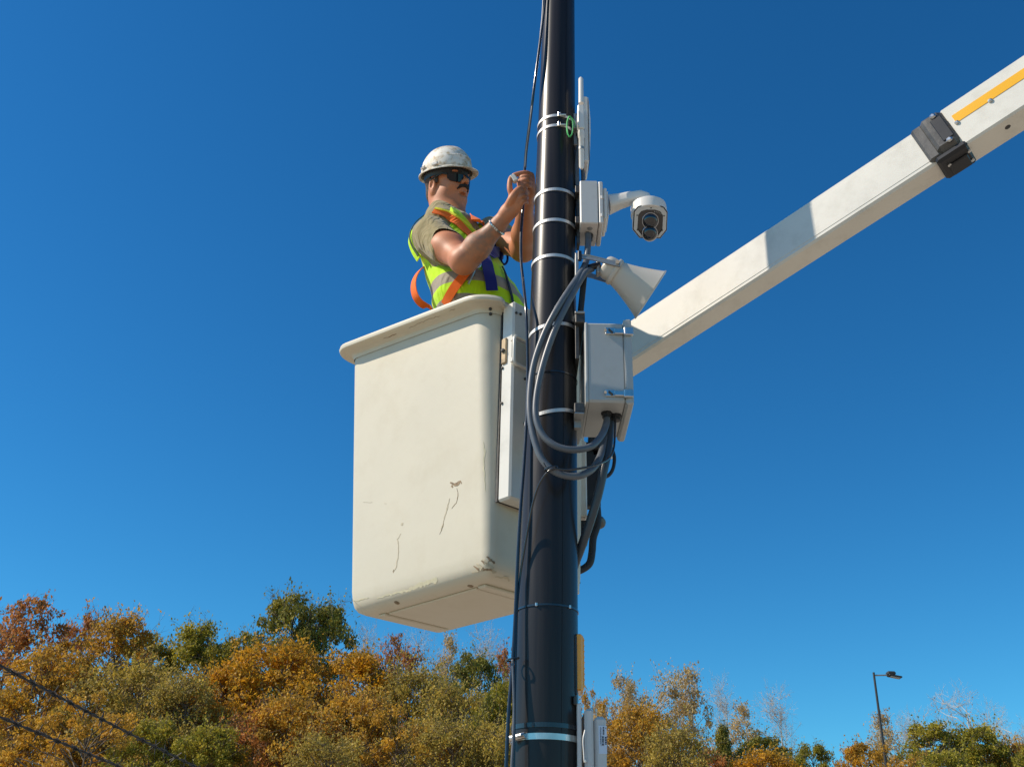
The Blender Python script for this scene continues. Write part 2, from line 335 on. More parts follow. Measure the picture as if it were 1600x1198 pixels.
def make_tree(kind, seed, Ht=9.0, Rr=3.0, ncl=110, per=130, leaf=0.17, shape='round', twigs=2, base=0.12, cs=0.46, bark=None, stray=0.06):
    """trunk, limbs to leaf clumps spread through the crown, twigs; clumps hold the leaves"""
    r = np.random.default_rng(seed); segs = []; k = 10
    wig = np.cumsum(r.normal(size=(k+1, 2))*0.07, 0); wig[0] = 0
    pts = [np.array([wig[i, 0], wig[i, 1], Ht*0.92*i/k]) for i in range(k+1)]; tr = 0.015*Ht
    for i in range(k): segs.append((pts[i], pts[i+1], tr*(1-i/k)**0.9+0.012, tr*(1-(i+1)/k)**0.9+0.010))
    def trunk(z):
        f = min(max(z/(Ht*0.92)*k, 0), k-1e-3); j = int(f); return pts[j]+(pts[j+1]-pts[j])*(f-j)
    cl = []
    lob = [(r.uniform(0, 6.28), r.uniform(.3, .95), r.uniform(.75, 1.2)) for _ in range(7)]
    while len(cl) < ncl:
        h = r.uniform(0, 1)**(0.85); az = r.uniform(0, 6.28)
        if shape == 'cone': R = Rr*((1-h)**0.8*0.95+0.05)
        elif shape == 'column': R = Rr*0.62*(math.sin(math.pi*min(1, 0.12+0.88*h))**0.6+0.05)
        elif shape == 'vase': R = Rr*(0.30+0.85*math.sin(math.pi*min(.95, 0.08+0.72*h))**0.8)
        else: R = Rr*max(.25, (1-max(0, (h-.45)/.56)**2.4)**.5)*(1 if h > .2 else .8+h)
        m = 1.0
        for la, lh, ls in lob: m += (ls-1)*math.exp(-((math.cos(az-la)-1)**2)/.3-((h-lh)/.25)**2)
        rad = R*m*r.uniform(0.10, 1)**0.5*0.92; z = Ht*(base+(1-base)*h)-cs*0.7
        cl.append(np.array([rad*math.cos(az), rad*math.sin(az), z]))
    cl = np.array(cl); tips = []; wt = []
    for c in cl:
        dr = math.hypot(c[0], c[1]); p0 = trunk(max(Ht*0.1, c[2]-0.55*dr-0.25)); mid = (p0+c)/2+r.normal(size=3)*0.10*dr+np.array([0, 0, .06*dr]); rad = 0.012+0.007*dr
        q = [p0, p0*.55+mid*.45+r.normal(size=3)*.04, mid, mid*.45+c*.55+r.normal(size=3)*.05, c]
        for i in range(4): segs.append((q[i], q[i+1], rad*(1-i*.2)+.004, rad*(1-(i+1)*.2)+.004))
        s_ = cs*r.uniform(0.6, 1.35)
        for _ in range(4 if twigs < 3 else 7):
            d = r.normal(size=3); d[2] = abs(d[2])*0.9; d /= np.linalg.norm(d); e = c+d*s_*r.uniform(.7, 1.4); segs.append((c, e, .009, .004)); tips.append(e); wt.append(s_)
            for _ in range(twigs):
                d2 = d+r.normal(size=3)*.5; d2[2] += .2; d2 /= np.linalg.norm(d2); e2 = e+d2*s_*r.uniform(.4, .9); segs.append((e, e2, .005, .0025)); tips.append(e2)
                if twigs > 2:
                    for _ in range(2): d3 = d2+r.normal(size=3)*.5; d3 /= np.linalg.norm(d3); segs.append((e2, e2+d3*s_*.5, .004, .002))
    tips = np.array(tips); lm = None
    if per:
        L = []
        for c in cl:
            s_ = cs*r.uniform(0.6, 1.3); n = int(per*r.uniform(.5, 1.4)); d = r.normal(size=(n, 3)); d /= np.linalg.norm(d, axis=1)[:, None]
            L.append(c+d*(s_*r.uniform(.15, 1, n)**.5)[:, None]*np.array([1.1, 1.1, .75]))
        nst = int(stray*ncl*per); L.append(tips[r.integers(0, len(tips), nst)]+r.normal(size=(nst, 3))*.08)
        lm = leaves_mesh('crown', np.concatenate(L), leaf, LM[kind], r)
    top = float(np.percentile(cl[:, 2], 99))+cs*0.9
    return segs_mesh('trunk', segs, bark or M_bark), lm, top, Rr*0.95
PROTO = {
 'rust': [make_tree('rust', 11, ncl=95, per=85, leaf=0.15, cs=.42, stray=.2), make_tree('rust', 12, ncl=70, per=80, leaf=0.14, cs=.38, stray=.25)],
 'orange': [make_tree('orange', 21, ncl=150, per=190, leaf=.135, stray=.1), make_tree('orange', 22, ncl=140, per=190, leaf=.13, stray=.1)],
 'gold': [make_tree('gold', 31, ncl=140, per=180, leaf=.13, stray=.12), make_tree('gold', 32, ncl=120, per=170, shape='vase', leaf=.125, stray=.12)],
 'olive': [make_tree('olive', 41, ncl=160, per=150, leaf=0.12, cs=.55, stray=.2), make_tree('olive', 42, ncl=150, per=140, leaf=0.12, cs=.6, stray=.25)],
 'green': [make_tree('green', 51, ncl=150, per=190, leaf=0.13), make_tree('green', 52, ncl=140, per=190, leaf=0.125, cs=.42)],
 'cedar': [make_tree('cedar', 61, ncl=180, per=160, leaf=0.12, shape='cone', cs=.36, base=0.05), make_tree('cedar', 62, ncl=170, per=190, leaf=0.12, cs=.38, base=0.1)],
 'pale': [make_tree('pale', 71, ncl=80, per=75, leaf=0.12, shape='column', cs=.42, bark=M_barkp, twigs=2, stray=.3), make_tree('pale', 72, ncl=120, per=120, leaf=0.125, cs=.46, bark=M_barkp, shape='vase', stray=.2)],
 'bare': [make_tree('bare', 81, ncl=55, per=12, leaf=0.09, shape='vase', twigs=3, bark=M_barkp, cs=.6, stray=.5), make_tree('bare', 82, ncl=60, per=16, leaf=0.09, shape='column', twigs=3, bark=M_barkp, cs=.55, stray=.5)],
}
CATN = {'rust': 'maple_tree', 'orange': 'autumn_tree', 'gold': 'autumn_tree', 'olive': 'broadleaf_tree', 'green': 'broadleaf_tree', 'cedar': 'evergreen_tree', 'pale': 'pale_tree', 'bare': 'bare_tree'}
# px centre, px top, px half width, distance, kind, variant, label (or None for the anonymous crowd)
TREES = [
 (48, 926, 66, 50, 'rust', 0, 'tall sparse red brown tree at the left edge of the wood, sky between its leaves'),
 (-20, 985, 60, 46, 'rust', 1, 'rusty tree half cut by the left edge behind the barbed wire'),
 (135, 955, 40, 54, 'rust', 1, 'small red tipped tree just right of the tall rusty one'),
 (190, 960, 62, 52, 'gold', 0, 'golden brown tree top at the left, right of the red tipped tree'),
 (235, 990, 50, 56, 'green', 1, 'green brown tree top where the left skyline dips'),
 (330, 972, 60, 56, 'green', 0, 'bright green leafy tree top left of the tall dark evergreen'),
 (385, 985, 40, 55, 'green', 1, 'yellowish green tree top touching the left side of the evergreen'),
 (455, 926, 58, 52, 'cedar', 1, 'tallest dark evergreen with ragged top on the left skyline'),
 (510, 942, 58, 53, 'cedar', 1, 'second dark evergreen crown, right shoulder of the tall one'),
 (440, 1000, 85, 47, 'orange', 0, 'large bright orange tree right below the dark evergreens'),
 (540, 1010, 75, 46, 'orange', 1, 'orange tree below the bucket, left of the bare tops'),
 (345, 1040, 62, 45, 'orange', 1, 'orange tree below the bright green tops'),
 (90, 1010, 70, 45, 'gold', 0, 'gold brown tree behind the upper barbed wire at the left'),
 (30, 1070, 60, 41, 'orange', 1, 'orange tree in the lower left corner behind the barbed wires'),
 (215, 1030, 80, 44, 'olive', 1, 'fine twigged olive brown tree left of centre in the wood'),
 (290, 1055, 60, 43, 'olive', 0, 'grey olive tree between two orange ones'),
 (150, 1090, 70, 38, 'gold', 1, 'gold and olive tree under the upper barbed wire'),
 (245, 1120, 60, 37, 'green', 1, 'dark green shrubby tree low on the left near the wire ends'),
 (330, 1130, 62, 37, 'green', 0, 'dark green low tree right of the wire ends'),
 (400, 1100, 60, 38, 'rust', 1, 'reddish sparse tree low in front of the orange ones'),
 (460, 1090, 70, 38, 'gold', 0, 'golden tree in front of the large orange one'),
 (560, 1080, 70, 38, 'gold', 0, 'golden brown tree low below the bucket'),
 (520, 1140, 60, 35, 'olive', 1, 'low olive tree at the bottom edge under the bucket'),
 (625, 988, 36, 58, 'rust', 0, 'small rust coloured crown standing above the bare tops under the bucket'),
 (575, 985, 45, 60, 'bare', 1, 'nearly bare grey tree under the left part of the bucket'),
 (665, 985, 40, 60, 'bare', 0, 'bare pale tree between rust crown and pole'),
 (705, 990, 38, 57, 'pale', 0, 'pale yellowish slender tree under the bucket'),
 (755, 985, 45, 62, 'bare', 1, 'bare grey tree top left of the black pole'),
 (742, 1018, 46, 52, 'cedar', 1, 'round dark green crown left of the black pole'),
 (792, 1008, 26, 58, 'rust', 1, 'small salmon red crown touching the black pole on its left'),
 (650, 1040, 62, 45, 'olive', 0, 'olive tree with grey stems below the rust crown'),
 (720, 1065, 62, 43, 'olive', 1, 'yellow olive tree left of the pole'),
 (785, 1060, 50, 42, 'green', 0, 'yellow green tree behind the cables left of the pole'),
 (625, 1110, 60, 37, 'gold', 1, 'gold olive tree low at mid frame'),
 (700, 1125, 60, 36, 'olive', 0, 'broad olive tree at the bottom edge left of the pole'),
 (775, 1120, 55, 36, 'olive', 1, 'olive tree at the bottom edge touching the pole cables'),
 (860, 1080, 50, 45, 'orange', 1, 'orange tree mostly behind the black pole'),
 (925, 1078, 26, 56, 'gold', 1, 'small golden brown crown above the white radio right of the pole'),
 (955, 1082, 36, 66, 'bare', 0, 'faint bare tree right of the amber light'),
 (965, 1108, 48, 46, 'pale', 1, 'brownish pink dense tree right beside the white radio'),
 (1010, 1048, 46, 54, 'pale', 1, 'tan leaved tree with pinkish top, left of the tall pale trunks'),
 (1075, 1042, 52, 55, 'pale', 0, 'tallest pale trunked tree right of the pole, tan leaves at the top'),
 (1000, 1100, 55, 44, 'gold', 0, 'golden olive tree in front of the tan leaved tree'),
 (1050, 1135, 55, 41, 'olive', 1, 'olive tree at the bottom edge below the pale trunks'),
 (1125, 1065, 34, 64, 'bare', 1, 'slim bare grey tree right of the tallest pale tree'),
 (1160, 1098, 46, 60, 'pale', 0, 'silvery sparse tree in front of the bare ones'),
 (1212, 1080, 44, 62, 'bare', 1, 'bare upright whitish tree, right one of the group mid right'),
 (1127, 1130, 34, 52, 'cedar', 0, 'small dark cone shaped evergreen under the bare trees'),
 (1100, 1165, 45, 46, 'rust', 1, 'brown low tree at the bottom edge under the small evergreen'),
 (1195, 1148, 50, 53, 'cedar', 1, 'dark green bushy tree right of the small evergreen'),
 (1190, 1172, 60, 46, 'orange', 0, 'orange yellow low tree at the bottom edge mid right'),
 (1268, 1158, 36, 54, 'green', 1, 'brown green round bush like tree in the skyline dip'),
 (1250, 1180, 45, 48, 'green', 0, 'bright green low tree at the bottom edge in the dip'),
 (1345, 1158, 42, 52, 'orange', 1, 'orange brown tree left of the street lamp'),
 (1375, 1112, 44, 62, 'pale', 0, 'pinkish sparse tree behind the street lamp'),
 (1415, 1120, 34, 66, 'bare', 1, 'bare pink grey tree right of the street lamp'),
 (1450, 1126, 58, 50, 'green', 1, 'large olive green round tree right of the street lamp'),
 (1525, 1132, 58, 50, 'green', 0, 'second large olive green tree near the right edge'),
 (1570, 1155, 40, 50, 'gold', 0, 'brown olive tree low by the right edge'),
 (1505, 1078, 62, 66, 'bare', 0, 'wide bare branching tree rising over the large olive green trees'),
 (1590, 1095, 42, 64, 'bare', 0, 'bare tree cut by the right edge'),
 (1400, 1165, 40, 46, 'gold', 1, 'gold green tree in front of the lamp foot'),
 (1480, 1172, 60, 44, 'green', 0, 'low green tree at the bottom edge near the right'),
 (1615, 1160, 40, 46, 'green', 1, 'green brown tree in the lower right corner'),
]
rt = random.Random(5); trees = []
def plant(cx, top, hw, Y, kind, var, label):
    tp = P(cx, top, Y); x, y = tp[0], tp[1]; z0 = float(hill(x, y))-0.1
    ztop = tp[2]; ht = ztop-z0; me_t, me_l, H0, R0 = PROTO[kind][var]
    rad = (P(cx+hw, top, Y)-tp)[0]
    o = thing(CATN[kind], (x, y, z0), label, 'tree', 'trees of the wood behind')
    s = max(ht, 3)/H0; sr = rad/R0*(1.3 if kind in ('pale', 'bare') else 1.5)
    o.scale = (sr, sr, s); o.rotation_euler = (0, 0, rt.uniform(0, 6.28))
    t = bpy.data.objects.new('trunk', me_t); COL.objects.link(t); t.parent = o
    if me_l: c = bpy.data.objects.new('crown', me_l); COL.objects.link(c); c.parent = o
    trees.append(o)
for T in TREES: plant(*T)
# ------------------------------------------------------------------ street lamp
lb = P(1365, 1050, 45); lz = lb[2]
M_lamp = mat('dark_bronze_paint', (0.035, 0.033, 0.03), 0.5, var=0.2)
lamp = thing('street_lamp', (lb[0], lb[1], 0.05), 'slim dark street lamp with one flat head, standing among the trees at right', 'street lamp')
g0 = float(hill(lb[0], lb[1]))
obj('pole', MB().tube([(lb[0], lb[1], g0-0.3), (lb[0], lb[1], g0+1), (lb[0], lb[1], lz)], [0.085, 0.08, 0.045], 14), M_lamp, lamp)
obj('arm', MB().tube([(lb[0], lb[1], lz-0.12), (lb[0]+0.55, lb[1], lz-0.10)], 0.032, 8), M_galv, lamp)
mb = MB().box((lb[0]+0.72, lb[1], lz-0.03), (0.36, 0.30, 0.16), bev=0.05); mb.box((lb[0]+0.86, lb[1], lz-0.15), (0.55, 0.36, 0.07), ax=[(0.985, 0, -0.17), (0, 1, 0), (0.17, 0, 0.985)], bev=0.02)
hd = obj('lamp_head', mb, M_lamp, lamp)
obj('lens', MB().box((lb[0]+0.87, lb[1], lz-0.195), (0.40, 0.26, 0.015), ax=[(0.985, 0, -0.17), (0, 1, 0), (0.17, 0, 0.985)], bev=0.004), M_label, hd)

# ------------------------------------------------------------------ barbed wire fence
fence = thing('barbed_wire_fence', (-1.03, 1.3, 0), 'dark barbed wire strands running away in the lower left corner', 'fence')
M_wire = mat('rusty_wire', (0.03, 0.025, 0.022), 0.6, 0.3, var=0.4, scale=60)
def barbed(x0, y0, z0, x1, y1, z1, sag):
    L = math.dist((x0, y0, z0), (x1, y1, z1)); n = int(L/0.02); mb = MB(); base = []
    for i in range(n+1):
        t = i/n; base.append(np.array([x0+(x1-x0)*t, y0+(y1-y0)*t, z0+(z1-z0)*t-sag*4*t*(1-t)]))
    for ph in (0, math.pi):
        pts = [b+np.array([math.cos(i*1.1+ph), 0, math.sin(i*1.1+ph)])*0.0021 for i, b in enumerate(base)]
        mb.tube(pts, 0.0019, 5, smooth=False)
    i = 3; rr = random.Random(int(z0*100))
    while i < n-2:
        b = base[i]
        for k in range(2):
            a = rr.uniform(0, math.pi); d = np.array([math.cos(a), rr.uniform(-.4, .4), math.sin(a)]); d /= np.linalg.norm(d); o = np.array([0, 0.004*(2*k-1), 0])
            mb.tube([b+o-d*0.020, b+o+d*0.020], 0.0015, 4, smooth=False)
        pts = [b+np.array([math.cos(q*1.3)*0.0055, (q-5)*0.0020, math.sin(q*1.3)*0.0055]) for q in range(11)]
        mb.tube(pts, 0.0011, 4, smooth=False); i += int(rr.uniform(5, 7))
    return mb
for (za, zb, xa, xb, sg) in ((2.053, 2.050, -1.03, -1.02, 0.012), (1.970, 1.972, -1.065, -1.06, 0.008), (1.82, 1.82, -1.05, -1.05, 0.01)):
    obj('wire', barbed(xa, 1.35, za, xb, 5.4, zb, sg), M_wire, fence)
    obj('wire', barbed(xb, 5.4, zb, xb, 9.4, zb, 0.02), M_wire, fence)
for y in (1.35, 5.4, 9.4):
    obj('post', MB().tube([(-1.07, y, 0), (-1.07, y, 2.06)], 0.028, 12), M_galv, fence)

# ------------------------------------------------------------------ the pole
def pole_c(z): return np.array([0.0978+0.01547*(z-1.934), 2.70, z])
def pole_r(z): return 0.083-0.0112*(z-1.934)
pole = thing('utility_pole', (pole_c(0)[0], 2.7, 0), 'tall glossy black tapering pole running through the middle of the picture', 'pole')
zs = [0, 1, 2, 3, 4, 5, 6, 7.2]
obj('shaft', MB().tube([pole_c(z) for z in zs], [pole_r(z) for z in zs], 96), M_pole, pole)
obj('seam', MB().ribbon([pole_c(z)+np.array([math.cos(R_(-62)), math.sin(R_(-62)), 0])*(pole_r(z)+0.0002) for z in (0.1, 7)], [(math.cos(R_(-62)), math.sin(R_(-62)), 0)]*2, 0.005, 0.0009), M_pole, pole)
def strap(parent, x, y, w=0.011, tilt=(0, 0), m=None, th=0.0018, name='strap', buckle=True, dx=0.0):
    z = P(x, y, 2.70-0.075)[2]; c = pole_c(z)
    mb = MB().ring(c, pole_r(z)+0.0006, w, th, 64, tilt)
    o = obj(name, mb, m or M_strap, parent)
    return z, o

# ------------------------------------------------------------------ bucket
ZB = CAMH+0.86
E1 = np.array([math.cos(R_(133)), math.sin(R_(133)), 0]); E2 = np.array([math.cos(R_(41.5)), math.sin(R_(41.5)), 0]); E2 -= E1*(E1@E2); E2 /= np.linalg.norm(E2)
Bc = PZ(766, 895, ZB)
BW, BD = 0.675, 0.385
BCEN = Bc+E1*BW/2+E2*BD/2
def rrect(hw, hd, rc, k=9):
    pts = []
    for (sx, sy, a0) in ((1, 1, 0), (-1, 1, 90), (-1, -1, 180), (1, -1, 270)):
        for i in range(k):
            a = R_(a0+90*i/(k-1)); pts.append((sx*(hw-rc)+rc*math.cos(a), sy*(hd-rc)+rc*math.sin(a)))
    return pts
def lean(z): t = z/0.9; return BCEN+np.array([-0.026, -0.012, 0])*t+np.array([0, 0, z])
def tiltp(cen, a, b, z): return cen+E1*a+E2*b+np.array([0, 0, z*0.105*(a/BW)])
def bring(z, e, rc=None):
    cen = lean(z)
    rc = rc if rc else max(0.014, 0.036+e*0.8)
    # corners of the section: half sizes grow by e
    return [tiltp(cen, a, b, z) for a, b in rrect(BW/2+e, BD/2+e, rc)]
def loft(rings, close0=True, close1=True, mi=0):
    mb = MB(); n = len(rings[0]); vs = [p for r in rings for p in r]
    fs = [(i*n+j, i*n+(j+1) % n, (i+1)*n+(j+1) % n, (i+1)*n+j) for i in range(len(rings)-1) for j in range(n)]
    if close0: fs.append(tuple(range(n))[::-1])
    if close1: fs.append(tuple((len(rings)-1)*n+j for j in range(n)))
    return mb.add(vs, fs, mi, True)
ex = lambda z: 0.038*(z/0.85)
bucket = thing('aerial_bucket', tuple(BCEN), 'white fibreglass work bucket with wide rim, scuffed near lower corner, the worker stands in it', 'bucket')
prof = [(0.0, -0.05), (0.002, -0.036), (0.010, -0.018), (0.022, -0.007), (0.04, -0.001)]
rings = [bring(z, e) for z, e in prof]+[bring(z, ex(z)) for z in (0.07, 0.2, 0.35, 0.5, 0.65, 0.8, 0.855)]
HB = 0.887
rings += [bring(HB-0.006, ex(HB)-0.001)]+[bring(z, -0.012+ex(z)) for z in (HB-0.006, 0.5, 0.05)]
shell = obj('shell', loft(rings), M_fibre, bucket)
rr = [(HB-0.026, ex(HB)+0.0015), (HB-0.013, ex(HB)+0.005), (HB-0.006, ex(HB)+0.015), (HB-0.004, ex(HB)+0.034), (HB-0.006, ex(HB)+0.044), (HB-0.003, ex(HB)+0.050), (HB+0.004, ex(HB)+0.0525), (HB+0.013, ex(HB)+0.050), (HB+0.018, ex(HB)+0.043), (HB+0.019, ex(HB)+0.02), (HB+0.017, ex(HB)-0.004), (HB+0.008, ex(HB)-0.0125), (HB-0.03, ex(HB)-0.0135)]
def rimring(z, e):
    cen = lean(z); out = []; lim = -(BW/2+min(e, ex(HB)+0.004))
    for a, b in rrect(BW/2+e, BD/2+e, max(0.014, 0.036+e*0.8)):
        w = min(1, max(0, (b+BD/2+0.02)/0.05)); out.append(tiltp(cen, a*(1-w)+max(a, lim)*w, b, z))
    return out
rim = obj('rim', loft([rimring(z, e) for z, e in rr], False, False), M_fibre, bucket)
mb = MB()
for s in (-0.235, 0.235): mb.box(BCEN+E1*s+np.array([0, 0, -0.0035]), (0.035, BD-0.12, 0.009), (E1, E2, (0, 0, 1)), bev=0.003)
mb.box(BCEN+np.array([0, 0, -0.0025]), (BW-0.26, BD-0.13, 0.007), (E1, E2, (0, 0, 1)), bev=0.003)
obj('bottom_skid', mb, M_fibre, bucket)
bpy.context.view_layer.update()
def bvh_of(objs):
    vs, fs = [], []
    for o in objs:
        b = len(vs); vs += [tuple(o.matrix_world @ v.co) for v in o.data.vertices]; fs += [tuple(b+i for i in p.vertices) for p in o.data.polygons]
    return BVHTree.FromPolygons(vs, fs)
BT = bvh_of([shell, rim])
def hit(bt, x, y, dflt=3.1):
    d = ray(x, y); h = bt.ray_cast(Vector(CAM), Vector(unit(d)), 20)
    if h[0] is None: return P(x, y, dflt), unit(-d)
    n = np.array(h[1]); n = n if n@d < 0 else -n
    return np.array(h[0]), n
def mark(mb, bt, path, w, mi=0, th=0.0006, j=0.0, seed=1):
    r = random.Random(seed); pts, ns, ws = [], [], []
    for i in range(len(path)-1):
        a, b = path[i], path[i+1]; k = max(2, int(math.dist(a[:2], b[:2])/3.0))
        for q in range(k):
            t = q/k; x, y = a[0]+(b[0]-a[0])*t+r.uniform(-j, j), a[1]+(b[1]-a[1])*t+r.uniform(-j, j)
            p, n = hit(bt, x, y); pts.append(p); ns.append(n); ws.append(w*((a[2] if len(a) > 2 else 1)*(1-t)+(b[2] if len(b) > 2 else 1)*t)*r.uniform(0.6, 1.3))
    mb.ribbon(pts, ns, ws, th, mi)
MARKS = []
def addm(*a, **k): MARKS.append((a, k))
addm([(704, 753, .4), (709, 756, 1.2), (714, 757, 1.6), (719, 752, 0.8), (723, 757, .5)], 0.006, 0, j=0.8)
addm([(706, 758, 1), (710, 764, .6)], 0.005, 0, j=0.6)
addm([(714, 762, .3), (716, 772, .9), (713, 785, .7), (704, 797, .2)], 0.0022, 0, j=0.5)
addm([(703, 778, .5), (698, 795, 1.4), (694, 812, 1.0), (688, 832, .2)], 0.0035, 1, j=0.6)
addm([(695, 805, .5), (692, 822, .8), (686, 838, .2)], 0.0015, 0, j=0.6)
addm([(627, 818, .6), (633, 819, 1.2)], 0.008, 1, j=0.7)
addm([(627, 833, .4), (621, 842, 1.1), (623, 862, 1.0), (619, 885, .9), (613, 897, .3)], 0.0032, 1, j=0.6)
addm([(616, 889, .6), (612, 897, .6)], 0.003, 0, j=0.6)
addm([(568, 784, .4), (585, 785, .4)], 0.0015, 1, j=0.4); addm([(600, 786, .4), (608, 787, .4)], 0.0015, 1)
for q, (x, y) in enumerate([(754, 888), (761, 877), (766, 890), (769, 884), (747, 889), (750, 884), (757, 879), (764, 884), (770, 879), (768, 888), (760, 890), (772, 893), (766, 873)]):
    addm([(x-6, y-4, .4), (x, y, 1.2), (x+5, y+3, .5)], 0.006 if q % 2 else 0.004, q % 2, th=0.0015, j=1.6, seed=q)
addm([(738, 893, .3), (750, 889, 1.1), (760, 892, .5)], 0.009, 1, j=1.2); addm([(775, 900, .5), (790, 903, 1.2), (798, 908, .4)], 0.006, 1, j=1.5)
addm([(640, 919, .3), (660, 913, 1.2), (680, 906, 1.1), (688, 902, .4)], 0.010, 2, j=1.2); addm([(590, 934, .3), (620, 926, .8), (655, 917, .6)], 0.006, 2, j=1.2)
addm([(550, 938, .2), (560, 938, 1), (580, 932, .4)], 0.003, 2, j=0.8)
addm([(756, 690, .2), (757, 706, 1.0), (756, 730, .6), (759, 770, .3)], 0.005, 2, j=1.0)
addm([(600, 528, .2), (612, 525, 1), (622, 521, .3)], 0.003, 0, j=1.2); addm([(703, 485, .2), (708, 483, 1), (715, 482, .3)], 0.0025, 0, j=1.0)
addm([(640, 512, .2), (670, 499, .5), (690, 492, .2)], 0.002, 0, j=1.2)
SCM = [M_scuff, mat('faint_brown_scratch', (0.48, 0.42, 0.30), 0.8, var=0.2), M_scuffl]
for a_ in MARKS:
    mb = MB(); mark(mb, BT, a_[0][0], a_[0][1]*1.3, *a_[0][2:], **a_[1]); obj('scuff', mb, SCM, bucket)
for (x, y) in ((726, 948), (694, 975), (620, 941), (735, 915)):
    p, n = hit(BT, x, y); obj('drain_plug', MB().lathe(p-n*0.001, n, [(0.009, 0), (0.009, 0.002), (0.004, 0.0035)], 12), M_scuff, bucket)
for (x, y) in ((766, 483), (766.5, 491)):
    p, n = hit(BT, x, y); obj('bolt', MB().lathe(p, n, [(0.0055, 0), (0.0055, 0.004), (0.003, 0.006)], 6, smooth=False), M_bolt, bucket)

# control cover on the right side of the bucket
N1 = -E1; N2 = -E2; UZ = np.array([0, 0, 1.0])
RF = BCEN+E1*(-BW/2)                               # a point on the right face at floor level
zt = P(780, 484, 2.83)[2]; zb_ = P(792, 783, 2.83)[2]; zc = (zt+zb_)/2
tlt = lambda z: RF+np.array([-0.026, -0.012, 0])*((z-ZB)/0.9)-E1*ex(z-ZB)
offw = 0.009
cc = np.array(tlt(zc)); cc = np.array([cc[0], cc[1], 0])
upx = unit(np.array(tlt(zt))*[1, 1, 0]-np.array(tlt(zb_))*[1, 1, 0]+np.array([0, 0, zt-zb_]))
SN = -BD/2+0.010; CWD = 0.27; CT = 0.052
ccc = cc+np.array([0, 0, zc])+N1*(offw+CT/2)+E2*(SN+CWD/2)
AXC = (N1, E2, upx)
cover = obj('control_cover', MB().box(ccc, (CT, CWD, zt-zb_), AXC, bev=0.006), M_white, bucket)
obj('mounting_rail', MB().box(ccc-N1*(CT/2+offw/2+0.003), (offw, CWD-0.006, (zt-zb_)*0.99), AXC), M_bolt, bucket)
bpy.context.view_layer.update(); CTT = bvh_of([cover])
p, n = hit(CTT, 789, 549); lp = obj('latch_plate', MB().box(p+n*0.003, (0.022, 0.007, 0.085), AXC, bev=0.003), M_brass, cover)
obj('latch_bolt', MB().lathe(p+n*0.006, n, [(0.007, 0), (0.007, 0.006), (0.003, 0.008)], 6, smooth=False), M_bolt, lp)
mb = MB(); p, n = hit(CTT, 813, 553); hp = []
for (a, b) in rrect(0.035, 0.046, 0.012, 5)+[rrect(0.035, 0.046, 0.012, 5)[0]]: hp.append(p+N1*0.010+E2*a+upx*b)
mb.tube(hp, 0.0055, 8)
for b in (-0.035, 0.035): mb.box(p+N1*0.004+upx*b-E2*0.035, (0.01, 0.012, 0.012), AXC)
obj('grab_handle', mb, M_white, cover)
obj('sticker', MB().box(p+N1*0.0006, (0.0012, 0.046, 0.068), AXC), mat('cream_sticker', (0.52, 0.47, 0.38), 0.6), cover)
for (x, y) in ((806, 489), (813, 491), (820, 592), (819.5, 662), (784.5, 630), (785.5, 575)):
    bt = CTT; p, n = hit(bt, x, y); obj('bolt', MB().lathe(p, n, [(0.0045, 0), (0.0045, 0.004), (0.002, 0.005)], 6, smooth=False), M_bolt, cover)

# ------------------------------------------------------------------ boom
AZB = R_(-38)
bd0 = np.array([math.cos(AZB), math.sin(AZB), 0]); YL = 3.145
e0 = P(989, 560, YL)
def on_plane(x, y):        # point of the vertical plane through e0 along bd0 seen at x, y
    nrm = np.array([-bd0[1], bd0[0], 0]); d = ray(x, y); return CAM+d*(((e0-CAM)@nrm)/(d@nrm))
e1 = on_plane(1420, 281); BDIR = unit(e1-e0); BNF = unit(np.cross(BDIR, UZ))      # front normal (towards the camera)
if BNF[1] > 0: BNF = -BNF
BUP = np.cross(BNF, BDIR); BUP = BUP if BUP[2] > 0 else -BUP
def fit_top(x, y, ref):     # height along BUP so that the front face's top edge passes (x,y)
    q = on_plane(x, y); return (q-ref)@BUP
hI = fit_top(989, 500, e0); 
def fit_depth(x, y, ref):   # depth of the underside
    nrm = BUP; d = ray(x, y); q = CAM+d*(((ref-CAM)@nrm)/(d@nrm)); return (q-ref)@(-BNF)
wI = fit_depth(989, 585, e0)
AXB = (BDIR, -BNF, BUP)
boom = thing('lift_boom', tuple(e0), 'white telescopic lift boom with a yellow stripe, slanting up to the right', 'boom')
sC = (on_plane(1490, 236)-e0)@BDIR
def bbox(s0, s1, h0, h1, d0, d1, bev=0.004):       # s along, h up, d behind the front face plane
    return (e0+BDIR*(s0+s1)/2+BUP*(h0+h1)/2-BNF*(d0+d1)/2, (s1-s0, d1-d0, h1-h0), AXB)
def bb(mb, *a, mi=0, bev=0.004):
    c, s, ax = bbox(*a); return mb.box(c, s, ax, mi, bev)
mb = MB(); bb(mb, -0.40, sC+0.4, -0.003, hI+0.008, 0, wI+0.014, bev=0.007)
bb(mb, -0.39, sC-0.02, hI*0.10, hI*0.905, -0.0012, 0.01, bev=0.0005)
obj('inner_boom', mb, M_white, boom)
g = 0.010
mb = MB(); bb(mb, sC+0.03, sC+3.6, -g-0.002, hI+g+0.001, -g, wI+g+0.006, bev=0.006)
obj('outer_boom', mb, M_white, boom)
q = (on_plane(1600, 110)-e0)@BUP; q2 = (on_plane(1600, 129)-e0)@BUP
mb = MB(); bb(mb, sC+0.05, sC+3.5, min(q, q2)+0.004, max(q, q2)-0.002, -g-0.0015, -g+0.002, bev=0)
obj('stripe', mb, M_yellow, boom)
mb = MB(); sw = 0.066
bb(mb, sC-sw*0.62, sC+sw*0.55, hI*0.06, hI+0.016, -0.022, wI*0.5, bev=0.016)
